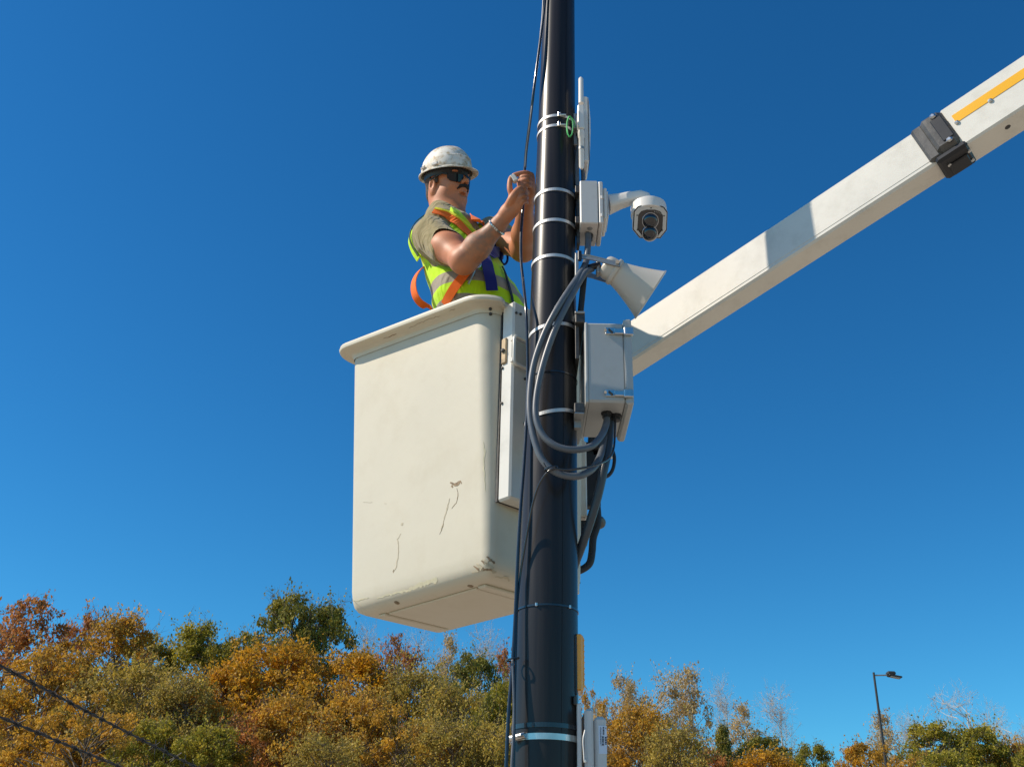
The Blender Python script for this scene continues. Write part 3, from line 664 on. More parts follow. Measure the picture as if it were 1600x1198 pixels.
bb(mb, sC-sw*1.05, sC-sw*0.45, hI*0.02, hI+0.008, -0.012, wI*0.45, bev=0.008)
col = obj('collar', mb, M_cast, boom)
mb = MB(); bb(mb, sC-0.008, sC+0.026, hI*0.22, hI*0.88, -0.0255, -0.020, bev=0.002); obj('slot_plate', mb, M_black, col)
for hh in (0.17, 0.95):
    c = e0+BDIR*(sC+0.008)+BUP*hI*hh+BNF*0.022; obj('bolt', MB().lathe(c, BNF, [(0.010, 0), (0.010, 0.005), (0.005, 0.009)], 6, smooth=False), M_steel, col)
mb = MB(); bb(mb, sC-sw*0.85, sC+sw*0.62, -0.019, hI*0.05, -0.016, wI+0.012, bev=0.008)
bb(mb, sC-sw*0.5, sC+sw*0.4, -0.025, -0.017, 0.02, wI, bev=0.003)
pad = obj('wear_pad', mb, M_black, boom)
for (s, dd) in ((-0.03, 0.02), (0.035, 0.015), (0.03, wI*0.8)): obj('bolt', MB().lathe(e0+BDIR*(sC+s)+BUP*(-0.019)-BNF*dd, -BUP, [(0.006, 0), (0.006, 0.004), (0.003, 0.005)], 8), M_steel, pad)
for (x, y) in ((1497, 195), (1549, 161)):
    qq = on_plane(x, y); s = (qq-e0)@BDIR; h = (qq-e0)@BUP
    obj('rivet', MB().lathe(e0+BDIR*s+BUP*h+BNF*(g+0.001), BNF, [(0.007, 0), (0.007, 0.003), (0.003, 0.006)], 8), M_steel, boom)
s0 = (on_plane(1578, 200)-e0)@BDIR; obj('plug', MB().lathe(e0+BDIR*s0-BUP*g-BNF*wI*0.4, -BUP, [(0.009, 0), (0.009, 0.002), (0.005, 0.003)], 12), M_bolt, boom)
# boom tip machinery behind the pole
YT = 3.16
def pbox(mb, x0, y0, x1, y1, Y, dep, bev=0.004, mi=0, az=0):
    a = P((x0+x1)/2, y0, Y); b = P((x0+x1)/2, y1, Y); l = P(x0, (y0+y1)/2, Y); r = P(x1, (y0+y1)/2, Y); c = (a+b)/2; c[0] = (l[0]+r[0])/2
    ca, sa = math.cos(az), math.sin(az); ax = ((ca, sa, 0), (-sa, ca, 0), (0, 0, 1)); c = c+np.array([-sa, ca, 0])*dep/2
    return mb.box(c, (abs(r[0]-l[0]), dep, abs(a[2]-b[2])), ax, mi, bev)
mb = MB(); pbox(mb, 872, 688, 917, 806, YT, 0.09); pbox(mb, 880, 560, 912, 690, YT, 0.05); pbox(mb, 868, 806, 905, 926, YT, 0.018, 0.003)
pbox(mb, 925, 668, 958, 712, YT+0.02, 0.03)
obj('tip_casting', mb, M_white, boom)
mb = MB(); pbox(mb, 913, 690, 938, 790, YT+0.02, 0.04); pbox(mb, 920, 676, 942, 700, YT, 0.05); pbox(mb, 903, 812, 918, 850, YT+0.01, 0.03)
obj('hose_guard', mb, M_rubber, boom)
obj('hydraulic_hose', MB().tube(spline([P(x, y, YT-0.02) for x, y in ((932, 780), (934, 815), (927, 840), (925, 862), (921, 880), (908, 890), (895, 893))], 6), 0.0115, 12), M_rubber, boom)
obj('hydraulic_hose', MB().tube(spline([P(x, y, YT) for x, y in ((956, 700), (960, 716), (957, 734), (948, 744), (936, 742))], 6), 0.006, 10), M_rubber, boom)
c = P(936, 816, YT); obj('pivot_cap', MB().lathe(c, (0.55, -0.6, -0.35), [(0.004, -0.03), (0.017, -0.028), (0.021, -0.012), (0.021, 0.004), (0.016, 0.014), (0.006, 0.017)], 20), M_cast, boom)
obj('pin', MB().tube([P(901, 914, YT-0.012), P(901, 914, YT)], 0.004, 8), M_bolt, boom)
obj('pin', MB().tube([P(905, 910, YT-0.012), P(905, 910, YT)], 0.004, 8), M_bolt, boom)
red = mat('red_hose_tag', (0.45, 0.03, 0.02), 0.5)
obj('hose_tag', MB().tube(spline([P(x, y, YT-0.01) for x, y in ((899, 583), (901, 592), (898, 604))], 4), 0.004, 8), red, boom)

# ------------------------------------------------------------------ equipment on the pole
YP = 2.70
# radio with stick antenna and flat panel, near the top
radio = thing('wireless_radio', tuple(P(910, 200, YP)), 'white radio with stick antennas and edge on flat panel, high on the pole', 'radio')
mb = MB(); pbox(mb, 911.5, 150, 919.5, 252, YP-0.05, 0.10, 0.004)
mb.prism([P(919.5, 152, YP-0.05), P(922.5, 185, YP-0.03), P(923, 205, YP-0.02), P(921.5, 250, YP-0.05)], (0, 0.07, 0))
obj('panel_antenna', mb, M_camw, radio)
mb = MB(); pbox(mb, 903, 163, 913, 200, YP-0.085, 0.045, 0.003); pbox(mb, 902.5, 172, 905, 197, YP-0.088, 0.04, 0.002)
obj('body', mb, M_camw, radio)
ys = YP-0.07
st = obj('stick_antenna', MB().tube([P(908, 162, ys), P(907.6, 124, ys), P(907.5, 122, ys)], [0.0085, 0.0080, 0.005], 16), M_camw, radio)
st = obj('stick_antenna', MB().tube([P(908, 200, ys), P(908.3, 215, ys), P(908.3, 216, ys), P(908.7, 261, ys), P(908.8, 264, ys)], [0.0105, 0.0105, 0.0085, 0.0082, 0.004], 16), M_camw, radio)
obj('collar', MB().tube([P(907.8, 199, ys), P(907.9, 205, ys)], 0.0115, 16), M_galv, st); obj('collar', MB().tube([P(908.4, 231, ys), P(908.5, 234.5, ys)], 0.0095, 16), M_galv, st)
mb = MB(); pbox(mb, 896, 177, 902.5, 226, YP-0.03, 0.03, 0.002); pbox(mb, 895, 188, 903, 200, YP-0.05, 0.06, 0.002); pbox(mb, 899, 208, 912, 214, YP-0.03, 0.03, 0.002)
obj('mounting_bracket', mb, M_galv, radio)
for y in (176, 191.5):
    z, o = strap(radio, 868, y, 0.010)
    a = R_(-80); c = pole_c(z)+np.array([math.cos(a), math.sin(a), 0])*(pole_r(z)+0.004)
    obj('clamp_screw', MB().tube([c+np.array([-0.012, 0, 0]), c+np.array([0.016, 0, 0])], 0.0042, 8), M_steel, radio)
    obj('clamp_screw', MB().box(c+np.array([-0.006, -0.002, 0]), (0.010, 0.010, 0.016), bev=0.002), M_steel, radio)
mb = MB()
rg = random.Random(3)
for k in range(6):
    pts = []
    for q in range(15):
        a = 2*math.pi*q/14; pts.append(P(890+(4.6+rg.uniform(-.5, .5))*math.cos(a)+0.6*k/5, 198+(15.5+rg.uniform(-1.2, 1.2))*math.sin(a), YP-0.085-0.003*k))
    mb.tube(pts, 0.0019, 6)
mb.tube(spline([P(893, 184, YP-0.09), P(897, 190, YP-0.07), P(899, 199, YP-0.05)], 5), 0.0019, 6)
tag(obj('wire_coil', mb, M_green, loc=tuple(P(890, 198, YP-0.09))), 'small coil of bright green earth wire hanging at the radio straps', 'wire')
mb = MB().tube(spline([P(904, 214, YP-0.02), P(903, 235, YP-0.02), P(901, 262, YP-0.02), P(902, 292, YP-0.02)], 6), 0.008, 12); mb.tube(spline([P(910.5, 262, YP), P(911, 275, YP), P(911, 290, YP)], 4), 0.0065, 10)
tag(obj('drop_cable', mb, M_conduit, loc=tuple(P(904, 250, YP-0.02))), 'dark cable pair from the radio down to the small white junction box', 'cable')

# junction box behind the dome camera
YJ = 2.62
jb = thing('junction_box', tuple(P(925, 330, YJ+0.06)), 'small pale junction box strapped to the pole, the dome camera arm fixed to it', 'box')
mb = MB(); pbox(mb, 906.5, 282, 934.5, 348.5, YJ, 0.125, 0.003)
jbody = obj('body', mb, M_equip, jb)
mb = MB(); pbox(mb, 935.5, 283, 942.5, 348.5, YJ-0.001, 0.127, 0.003); obj('lid', mb, M_equip, jb)
mb = MB(); pbox(mb, 943, 293, 948.5, 341, YJ+0.012, 0.10, 0.003); pbox(mb, 948.8, 299, 950.5, 338, YJ+0.02, 0.085, 0.001); adp = obj('adapter_plate', mb, M_camw, jb)
for y in (305, 333): mb = MB(); pbox(mb, 939, y, 942.5, y+5, YJ-0.004, 0.01, 0.001); obj('hinge', mb, M_equip, jb)
pb = P(921, 364, YJ+0.05); zbt = P(920, 348.5, YJ)[2]; gl = np.array([pb[0], YJ+0.062, zbt])
obj('cable_gland', MB().lathe(gl+np.array([0, 0, 0.001]), (0, 0, -1), [(0.013, 0), (0.013, 0.008), (0.011, 0.010), (0.010, 0.022), (0.009, 0.022)], 8, smooth=False), M_black, jb)
obj('knockout_plug', MB().lathe(np.array([pb[0], YJ+0.028, zbt+0.0005]), (0, 0, -1), [(0.0085, 0), (0.0085, 0.0012), (0.005, 0.0014)], 16), M_galv, jb)
mb = MB()
for y in (294, 342): pbox(mb, 899, y-4, 906, y+6, YJ+0.02, 0.05, 0.001)
pbox(mb, 901, 300, 905.8, 380, YJ+0.05, 0.04, 0.001); obj('mounting_bracket', mb, M_bolt, jb)
for y in (292.5, 340.5): strap(jb, 872, y, 0.0105)

# dome camera
YC = 2.66
cm = thing('security_camera', tuple(P(1013, 345, YC)), 'white dome security camera with two dark lenses hanging from a bent wall arm', 'camera')
mb = MB()
ar = [(951, 320, .030), (968, 315, .024), (985, 310.5, .021), (1000, 308, .020), (1008, 310, .019), (1013, 317, .017), (1013.5, 322, .016)]
pts = [P(x, y, YC+0.03-0.03*min(1, i/3)) for i, (x, y, r) in enumerate(ar)]
mb = MB(); vs = []; nn = 20; k = len(pts)
for i in range(k):
    t = unit(pts[min(i+1, k-1)]-pts[max(i-1, 0)]); u = unit(np.cross(t, (0, 1, 0))); w = np.array([0, 1.0, 0])
    for j in range(nn):
        a = 2*math.pi*j/nn; ca, sa = math.cos(a), math.sin(a); q = (abs(ca)**4+abs(sa)**4)**-0.25
        vs.append(pts[i]+q*(u*ca*ar[i][2]*0.92+w*sa*ar[i][2]*0.95))
mb.add(vs, [(i*nn+j, i*nn+(j+1) % nn, (i+1)*nn+(j+1) % nn, (i+1)*nn+j) for i in range(k-1) for j in range(nn)]+[tuple(range(nn))[::-1], tuple((k-1)*nn+j for j in range(nn))], 0, True)
obj('arm', mb, M_camw, cm)
ct = P(1013, 317, YC); RC = 0.0555
obj('cap', MB().lathe(ct-np.array([0, 0, 0]), (0, 0, -1), [(0.012, -0.006), (0.020, -0.002), (0.028, 0.004), (0.048, 0.009), (0.054, 0.014), (RC, 0.022), (RC, 0.048), (0.053, 0.050)], 48), M_camw, cm)
# lower housing: faceted skirt and a bezel tilted to the viewer
dn = unit((0.02, -0.74, -0.67)); cb = ct+np.array([0, 0.0, -0.070]); ux = np.array([1.0, 0, 0]); uy = unit(np.cross(dn, ux)); uy = uy if uy[2] > 0 else -uy
hp = [(x, y*1.08) for x, y in [(-0.052, 0.030), (-0.040, 0.044), (-0.018, 0.050), (0.018, 0.050), (0.040, 0.044), (0.052, 0.030), (0.053, -0.022), (0.034, -0.046), (-0.030, -0.046), (-0.053, -0.022)]]
def plate(mb, c, sc, d0, d1, mi=0, pts=hp):
    a = [c+ux*x*sc+uy*y*sc+dn*d0 for x, y in pts]; mb.prism(a, dn*(d1-d0), mi); return mb
mb = MB(); a = [cb+ux*x+uy*y+dn*0.018 for x, y in hp]; b = []
for p_ in a:
    q = p_.copy(); q[2] = ct[2]-0.048; d = q[:2]-ct[:2]; L = np.linalg.norm(d); q[:2] = ct[:2]+d*min(1, 0.0525/max(L, 1e-6)); b.append(q)
n_ = len(a); mb.add(a+b, [(i, (i+1) % n_, n_+(i+1) % n_, n_+i) for i in range(n_)]+[tuple(range(n_)), tuple(range(n_, 2*n_))[::-1]])
hs_ = obj('housing', mb, M_camw, cm)
mb = MB(); plate(mb, cb, 0.985, 0.0182, 0.0200); obj('gasket', mb, M_black, cm)
# ring shaped bezel
mb = MB(); o_ = [cb+ux*x*0.93+uy*y*0.93+dn*0.0225 for x, y in hp]; i_ = [cb+ux*x*0.73+uy*(y*0.78-0.004)+dn*0.0225 for x, y in hp]; o2 = [q-dn*0.004 for q in o_]; i2 = [q-dn*0.003 for q in i_]
mb.add(o_+i_+o2+i2, [(i, (i+1) % n_, n_+(i+1) % n_, n_+i) for i in range(n_)]+[(i, (i+1) % n_, 2*n_+(i+1) % n_, 2*n_+i) for i in range(n_)]+[(n_+i, n_+(i+1) % n_, 3*n_+(i+1) % n_, 3*n_+i) for i in range(n_)])
bz = obj('bezel', mb, M_equip, cm)
for (x, y) in ((0, 0.043), (-0.041, 0.02), (0.041, 0.02), (-0.038, -0.024), (0.038, -0.024)): obj('screw', MB().lathe(cb+ux*x+uy*y+dn*0.0222, dn, [(0.0022, 0), (0.0022, 0.001), (0.001, 0.0012)], 8), M_black, bz)
mb = MB(); plate(mb, cb, 0.72, 0.0200, 0.0206); face = obj('face_plate', mb, M_lensglass, cm)
for (yy, rr_, dd) in ((0.004, 0.0245, 0.022), (-0.034, 0.0235, 0.026)):
    c = cb+uy*yy+dn*(dd-0.004)
    L = obj('lens', MB().lathe(c, dn, [(rr_, 0), (rr_*0.97, 0.006), (rr_*0.82, 0.013), (rr_*0.5, 0.018), (rr_*0.15, 0.0196)], 28), M_lensglass, cm)
    obj('lens_ring', MB().tube([c+dn*0.005+(ux*math.cos(a)+uy*math.sin(a))*rr_ for a in np.linspace(0, 2*math.pi, 29)], 0.0011, 6), M_chrome, L)
    obj('iris', MB().tube([c+dn*0.0175+(ux*math.cos(a)+uy*math.sin(a))*rr_*0.42 for a in np.linspace(0, 2*math.pi, 21)], 0.0007, 6), M_chrome, L)
for k in range(5): obj('led', MB().lathe(cb+ux*(0.012+k*0.005)+uy*(0.032-k*k*0.0004)+dn*0.0204, dn, [(0.0018, 0), (0.001, 0.0012)], 8), M_chrome if k in (0, 2) else M_galv, cm)

# horn speaker
YH = 2.64
horn = thing('horn_speaker', tuple(P(965, 425, YH)), 'beige horn loudspeaker pointing down to the right below the dome camera', 'loudspeaker')
ha = P(962, 426, YH); hb = P(1014, 459, YH); hd_ = unit(hb-ha); rd_ = unit(ray(985, 440)); hd_ = unit(hd_-rd_*(hd_@rd_)*0.93); hl = np.linalg.norm(hb-ha)
m1 = P(1034, 428, YH); m2 = P(993, 490, YH); mr = np.linalg.norm(m1-m2)/2; hu = unit(np.cross(rd_, hd_))
pr = []
for t in np.linspace(0, 1, 14): pr.append((0.038+(mr-0.038)*(t**1.25), hl*t))
pr += [(mr+0.003, hl), (mr+0.0035, hl+0.004), (mr-0.001, hl+0.005)]
inn = [(0.035+(mr-0.036)*(t**1.25), hl*t+0.003) for t in np.linspace(1, 0.1, 8)]
obj('flare', MB().lathe(ha, hd_, pr+inn, 44, sq=2.6, ux=hu, asp=0.8), M_horn, horn)
obj('flange', MB().lathe(ha-hd_*0.004, hd_, [(0.041, -0.006), (0.0425, -0.003), (0.0425, 0.004), (0.041, 0.007)], 36, sq=2.6, ux=hu, asp=0.85), M_horn, horn)
obj('driver', MB().lathe(ha-hd_*0.008, -hd_, [(0.036, 0), (0.036, 0.018), (0.033, 0.030), (0.026, 0.036), (0.010, 0.038)], 32, sq=2.4, ux=hu, asp=0.9), M_horn, horn)
mb = MB()
q0 = P(900, 399, YH-0.035); q1 = P(921, 401, YH-0.04); q2 = P(969, 413, YH-0.045)
mb.prism([q0+[0, 0, .006], q1+[0, 0, .007], q2+[0, 0, .007], q2-[0, 0, .008], q1-[0, 0, .009], q0-[0, 0, .008]], (0, 0.004, 0))
q0 = P(905, 426, YH+0.05); q1 = P(925, 430, YH+0.05); q2 = P(962, 442, YH+0.045)
mb.prism([q0+[0, 0, .006], q1+[0, 0, .007], q2+[0, 0, .007], q2-[0, 0, .008], q1-[0, 0, .009], q0-[0, 0, .008]], (0, 0.004, 0))
pbox(mb, 899, 395, 904, 432, YH-0.035, 0.09, 0.001)
obj('bracket', mb, M_galv, horn)
obj('bracket_bolt', MB().tube([P(965, 409, YH-0.053), P(965, 409, YH-0.04)], 0.006, 8), M_steel, horn)
mb = MB(); pbox(mb, 903, 391, 909, 406, YH-0.04, 0.01, 0.002); obj('strap_buckle', mb, M_black, horn)
obj('gland', MB().tube([P(921, 418, YH-0.02), P(936, 414, YH-0.01)], [0.0095, 0.0105], 12), M_black, horn)
mb = MB(); pbox(mb, 932, 407, 937, 425, YH-0.02, 0.03, 0.002); obj('terminal_cap', mb, M_galv, horn)
strap(horn, 870, 396.5, 0.0105)

# the larger enclosure
YE = 2.60; M_encl = mat('shaded_enclosure_fibreglass', (0.40, 0.41, 0.40), 0.5, var=0.03, scale=12, dirt=(0.30, 0.29, 0.26), dirt_amt=0.3, dirt_scale=14)  # enclosure base colour darkened: the shade on its near face is painted in
enc = thing('equipment_enclosure', tuple(P(945, 570, YE+0.12)), 'grey white equipment enclosure with two latches on the right side of the pole', 'enclosure')
mb = MB(); pbox(mb, 917, 504, 977, 627.5, YE, 0.245, 0.006); pbox(mb, 914.5, 503, 919, 628, YE-0.001, 0.247, 0.002); body = obj('body', mb, M_encl, enc)
mb = MB(); pbox(mb, 977.6, 498, 988.5, 631, YE-0.006, 0.257, 0.004); pbox(mb, 976, 500, 977.4, 629, YE-0.002, 0.25, 0.0005); door = obj('door', mb, M_encl, enc)
for y in (516.5, 613.5):
    mb = MB(); pbox(mb, 960, y-4, 980, y+4.5, YE-0.010, 0.008, 0.002); pbox(mb, 975, y-6, 990, y+6, YE-0.016, 0.010, 0.002); pbox(mb, 946, y-5, 962, y+5, YE-0.006, 0.005, 0.001)
    la = obj('latch', mb, M_steel, door)
    obj('latch_hook', MB().tube([P(951, y-3, YE-0.010), P(958, y+3, YE-0.010)], 0.002, 6), M_bolt, la)
    obj('latch_hook', MB().tube([P(946, y-1, YE-0.004), P(946, y-1, YE-0.012)], 0.004, 8), M_steel, la)
for g_ in ((899, 489, 914, 503.5, YE+0.01, 0.20, 0.002), (897.5, 628.5, 914, 643.5, YE+0.01, 0.20, 0.002), (899, 503.5, 905, 560, YE+0.03, 0.16, 0.001)):
    mb = MB(); pbox(mb, *g_); obj('mounting_rail', mb, M_bolt, enc)
pass
for g_ in ((898.5, 486, 914, 489, YE+0.005, 0.21, 0.001), (898, 643.5, 913, 646, YE+0.005, 0.21, 0.001), (897, 646, 908, 668, YE+0.05, 0.02, 0.001)):
    mb = MB(); pbox(mb, *g_); obj('rail_lip', mb, M_galv, enc)
zl = P(950, 627.5, YE)[2]
def under(x, Yd): return np.array([P(x, 640, Yd)[0], Yd, zl])
ga = under(948, YE+0.07); gb = under(962, YE+0.085)
for c in (ga, gb): obj('cable_gland', MB().lathe(c+np.array([0, 0, 0.001]), (0, 0, -1), [(0.016, 0), (0.016, 0.007), (0.013, 0.009), (0.013, 0.018), (0.011, 0.018)], 8, smooth=False), M_black, enc)
strap(enc, 868, 506, 0.0105, tilt=(0.16, -0.05)); strap(enc, 870, 639.5, 0.0105, tilt=(0.20, 0.05))

# conduits
def path(pts, n=8): return spline([P(x, y, Y) for x, y, Y in pts], n)
def ribbed(pts, r, step=0.0035):
    pts = [np.array(p) for p in pts]; L = [0]
    for a, b in zip(pts[:-1], pts[1:]): L.append(L[-1]+np.linalg.norm(b-a))
    n = int(L[-1]/step); s = np.linspace(0, L[-1], n); A = np.array(pts); return [np.array([np.interp(q, L, A[:, k]) for k in range(3)]) for q in s]
def conduit(nm, pts, r, label, cat='conduit', m=None, group=None, rib=0.10):
    p = ribbed(path(pts), r); o = obj(nm, MB().tube(p, r, 14, ribs=rib), m or M_conduit, loc=tuple(p[0]), autosmooth=False); return tag(o, label, cat, group)
conduit('flexible_conduit', [(919, 366, 2.67), (918.5, 385, 2.655), (915.5, 410, 2.64), (905, 430, 2.60), (888, 455, 2.575), (868, 487, 2.565), (849, 525, 2.575), (834, 570, 2.585), (828, 615, 2.585), (828.5, 652, 2.58), (836, 690, 2.575), (847, 717, 2.57), (864, 735, 2.565), (885, 743, 2.565), (906, 743, 2.575), (926, 732, 2.60), (938, 712, 2.63), (944, 690, 2.66), (958, 655, 2.70), (962, 640, 2.715)], 0.0098, 'longer grey conduit looping down over the pole from the small junction box')
conduit('flexible_conduit', [(925, 420, 2.63), (913, 428, 2.605), (897, 455, 2.58), (880, 487, 2.57), (862, 528, 2.57), (847, 575, 2.575), (838, 620, 2.575), (838, 655, 2.57), (850, 682, 2.565), (872, 698, 2.56), (899, 702.5, 2.565), (925, 696, 2.59), (941, 678, 2.63), (948, 658, 2.665), (948, 640, 2.67)], 0.0098, 'shorter inner grey conduit from the horn looping into the enclosure bottom')
conduit('flexible_conduit', [(913.5, 424, 2.66), (910.5, 455, 2.67), (907, 489, 2.68)], 0.0095, 'straight black conduit piece between horn bracket and enclosure rail', m=M_rubber)
conduit('flexible_conduit', [(953, 660, 2.69), (950, 700, 2.66), (943, 735, 2.65), (934, 775, 2.66), (922, 815, 2.68), (908, 855, 2.71), (895, 890, 2.76), (885, 930, 2.79)], 0.0125, 'thick dark conduit hanging from the enclosure and passing behind the pole', m=mat('dark_slate_conduit', (0.045, 0.055, 0.065), 0.4, var=0.2), rib=0.05)
conduit('thin_cable', [(962, 640, 2.68), (961, 670, 2.66), (959, 700, 2.64), (951, 716, 2.62), (935, 725, 2.585), (910, 731, 2.555), (885, 734, 2.55), (862, 733, 2.552), (845, 752, 2.572), (833, 785, 2.60), (825, 825, 2.62), (818, 865, 2.635), (812, 905, 2.645), (808, 950, 2.64), (806.5, 1000, 2.635), (805, 1060, 2.63), (804, 1110, 2.625), (803, 1198, 2.62), (802, 1290, 2.62)], 0.0030, 'thin black cable looping across the conduits and down the left of the pole', 'cable', M_cable, rib=0)
conduit('thin_cable', [(856, -80, 2.66), (852, 0, 2.66), (838, 110, 2.66), (829, 180, 2.70), (822, 235, 2.765), (819.5, 272, 2.79), (817, 325, 2.79), (814, 365, 2.775), (814, 405, 2.74), (817.5, 440, 2.70), (821.5, 480, 2.65), (823.5, 520, 2.645), (824.5, 570, 2.65), (823.5, 640, 2.65), (819, 720, 2.645), (813, 800, 2.64), (808.5, 880, 2.64), (806, 942, 2.64), (803, 1000, 2.635), (799, 1060, 2.63), (795, 1110, 2.62), (791, 1198, 2.61), (788, 1290, 2.61)], 0.0045, 'long black cable the worker holds, hanging down the left edge of the pole', 'cable', M_cable, rib=0)
conduit('thin_cable', [(850, -60, 2.66), (848, 20, 2.66), (839, 100, 2.665), (830, 180, 2.695), (823, 235, 2.755), (821, 262, 2.775)], 0.0035, 'short grey jacketed cable lying beside the long one above the hands', 'cable', M_conduit, rib=0)
conduit('thin_cable', [(801, 1030, 2.63), (803, 1100, 2.62), (802, 1150, 2.61), (799.5, 1198, 2.60), (797, 1290, 2.6)], 0.0035, 'greyish cable at the lower left of the pole below its cable tie', 'cable', M_conduit, rib=0)
# ties and clamps
for (x, y, w, lab, g) in ((853, 943.5, 0.005, 'narrow black cable tie round the pole under the bucket bottom', 0), (850, 1131.5, 0.011, 'broad glossy black tie round the pole just above the steel hose clamp', 1), (872, 577.5, 0.004, 'thin black tie round the pole behind the conduit loops', 2)):
    z = P(x, y, 2.62)[2]; c = pole_c(z); mb = MB().ring(c, pole_r(z)+0.0008, w, 0.0016, 64)
    t_ = thing('cable_tie', tuple(c), lab, 'cable tie'); obj('band', mb, M_cable, t_)
    if g != 2:
        for a in ((-48, -112, -165) if g == 0 else (-112,)):
            q = c+np.array([math.cos(R_(a)), math.sin(R_(a)), 0])*(pole_r(z)+0.003); obj('buckle', MB().box(q, (0.006, 0.005, 0.009), bev=0.001), M_steel if g == 0 else M_cable, t_)
for (x, y, Y, lab) in ((861, 732, 2.556, 'tiny black tie where the thin cable meets the conduit loop'), (800.5, 1030, 2.634, 'tiny black tie gathering the cables low at the left of the pole')):
    q = P(x, y, Y); t_ = thing('cable_tie', tuple(q), lab, 'cable tie')
    obj('band', MB().tube([q+np.array([.016*math.cos(k_), -.001+.013*math.sin(k_), .004*math.cos(k_)]) for k_ in np.linspace(0, 2*math.pi, 17)], 0.0022, 6), M_cable, t_); obj('tail', MB().tube([q+np.array([-.013, -.01, 0]), q+np.array([-.020, -.016, .010])], 0.0016, 5), M_cable, t_)
z = P(850, 1149.5, 2.62)[2]; c = pole_c(z); clamp = thing('hose_clamp', tuple(c), 'shiny stainless hose clamp round the pole at the bottom, screw at left', 'clamp')
obj('band', MB().ring(c, pole_r(z)+0.0006, 0.0145, 0.002, 96), M_steel, clamp)
q = c+np.array([math.cos(R_(-140)), math.sin(R_(-140)), 0])*(pole_r(z)+0.008)
obj('screw', MB().tube([q+np.array([-0.018, 0.010, -0.003]), q+np.array([0.020, -0.014, 0.003])], [0.0075, 0.0075], 10), M_steel, clamp)
obj('screw_head', MB().lathe(q+np.array([-0.016, 0.009, -0.003]), (-0.85, 0.5, -0.1), [(0.0085, 0), (0.0085, 0.008), (0.006, 0.010)], 6, smooth=False), M_steel, clamp)
mb = MB(); q3 = P(806, 1120, 2.64)
# amber marker light
am = thing('amber_marker_light', tuple(P(905, 1040, YP)), 'long amber side light on a black base, low on the pole', 'light')
mb = MB(); pbox(mb, 896, 990, 902, 1086, YP-0.04, 0.08, 0.004); obj('base', mb, M_black, am)
pa = P(902, 1040, YP-0.04)
mb = MB(); za, zb2 = P(905, 994, YP)[2], P(905, 1082, YP)[2]; xa = pa[0]; prf = []
for (dx, s) in ((0, 1.0), (0.010, 1.0), (0.016, 0.95), (0.0185, 0.86)):
    prf.append([np.array([xa+dx, YP+yy*(1 if dx < .012 else .8), (za+zb2)/2+zz*(za-zb2)/2*s]) for yy, zz in ((-.034, -.96), (-.028, -1), (.028, -1), (.034, -.96), (.034, .96), (.028, 1), (-.028, 1), (-.034, .96))])
mb = loft(prf); mb.sm = [False]*len(mb.sm); lens = obj('lens', mb, M_amber, am)
mb = MB()
for q in range(9):
    zq = zb2+(za-zb2)*(0.1+0.1*q); mb.box((xa+0.019, YP, zq), (0.002, 0.05, 0.002), bev=0.0005)
obj('lens_rib', mb, M_amber, lens)
# white radio at the bottom
br = thing('pole_radio', tuple(P(930, 1150, YP)), 'light grey flat radio unit with a printed label, lowest thing on the pole', 'radio')
mb = MB(); pbox(mb, 902, 1098, 909.5, 1290, YP-0.05, 0.02, 0.002); obj('bracket', mb, M_camw, br)
mb = MB(); pbox(mb, 893, 1092, 902, 1290, YP-0.03, 0.08, 0.002); pbox(mb, 896, 1086, 901.5, 1100, YP-0.055, 0.02, 0.002); obj('pole_mount', mb, M_bolt, br)
mb = MB(); pbox(mb, 914.5, 1106, 928.5, 1290, YP-0.07, 0.15, 0.006); obj('front_shell', mb, M_equip, br)
mb = MB(); pbox(mb, 929.5, 1118, 949, 1290, YP-0.065, 0.14, 0.008); bk = obj('back_shell', mb, M_equip, br)
mb = MB(); pbox(mb, 930, 1106, 933.5, 1112, YP-0.06, 0.01, 0.002); pbox(mb, 931, 1112, 932.6, 1118, YP-0.058, 0.005, 0.0005); obj('plug', mb, M_white, br)
YLb = YP-0.0652
mb = MB(); pbox(mb, 935.5, 1133, 949-0.8, 1177, YLb-0.0008, 0.0012, 0); lbl = obj('label', mb, M_label, bk)
mb = MB(); rl = random.Random(9)
def ltext(x, y0, y1, w, blocks):
    y = y0
    while y < y1:
        L = rl.uniform(*blocks); pbox(mb, x, y, x+w, min(y+L, y1), YLb-0.0014, 0.0004, 0); y += L+rl.uniform(0.5, 1.0)
ltext(946.0, 1136, 1137.8, 1.2, (1.5, 1.8)); ltext(941.8, 1135, 1147.5, 2.4, (1.2, 2.2)); ltext(945.2, 1150.5, 1163, 2.8, (1.0, 2.6)); ltext(940.5, 1149.5, 1164, 3.2, (0.8, 2.0)); ltext(937.8, 1135, 1162, 0.5, (2.5, 5)); ltext(939.0, 1136, 1165, 0.35, (3, 6))
obj('print', mb, M_ink, lbl)
mb = MB(); mb.tube(spline([P(914, 1140, YP-0.075), P(911, 1155, YP-0.08), P(912, 1175, YP-0.08), P(913, 1188, YP-0.08), P(916, 1189, YP-0.075)], 5), 0.0018, 6); obj('tether', mb, M_camw, br)
mb = MB(); pbox(mb, 912.2, 1186, 916, 1190.5, YP-0.082, 0.01, 0.001); obj('knob', mb, M_white, br)
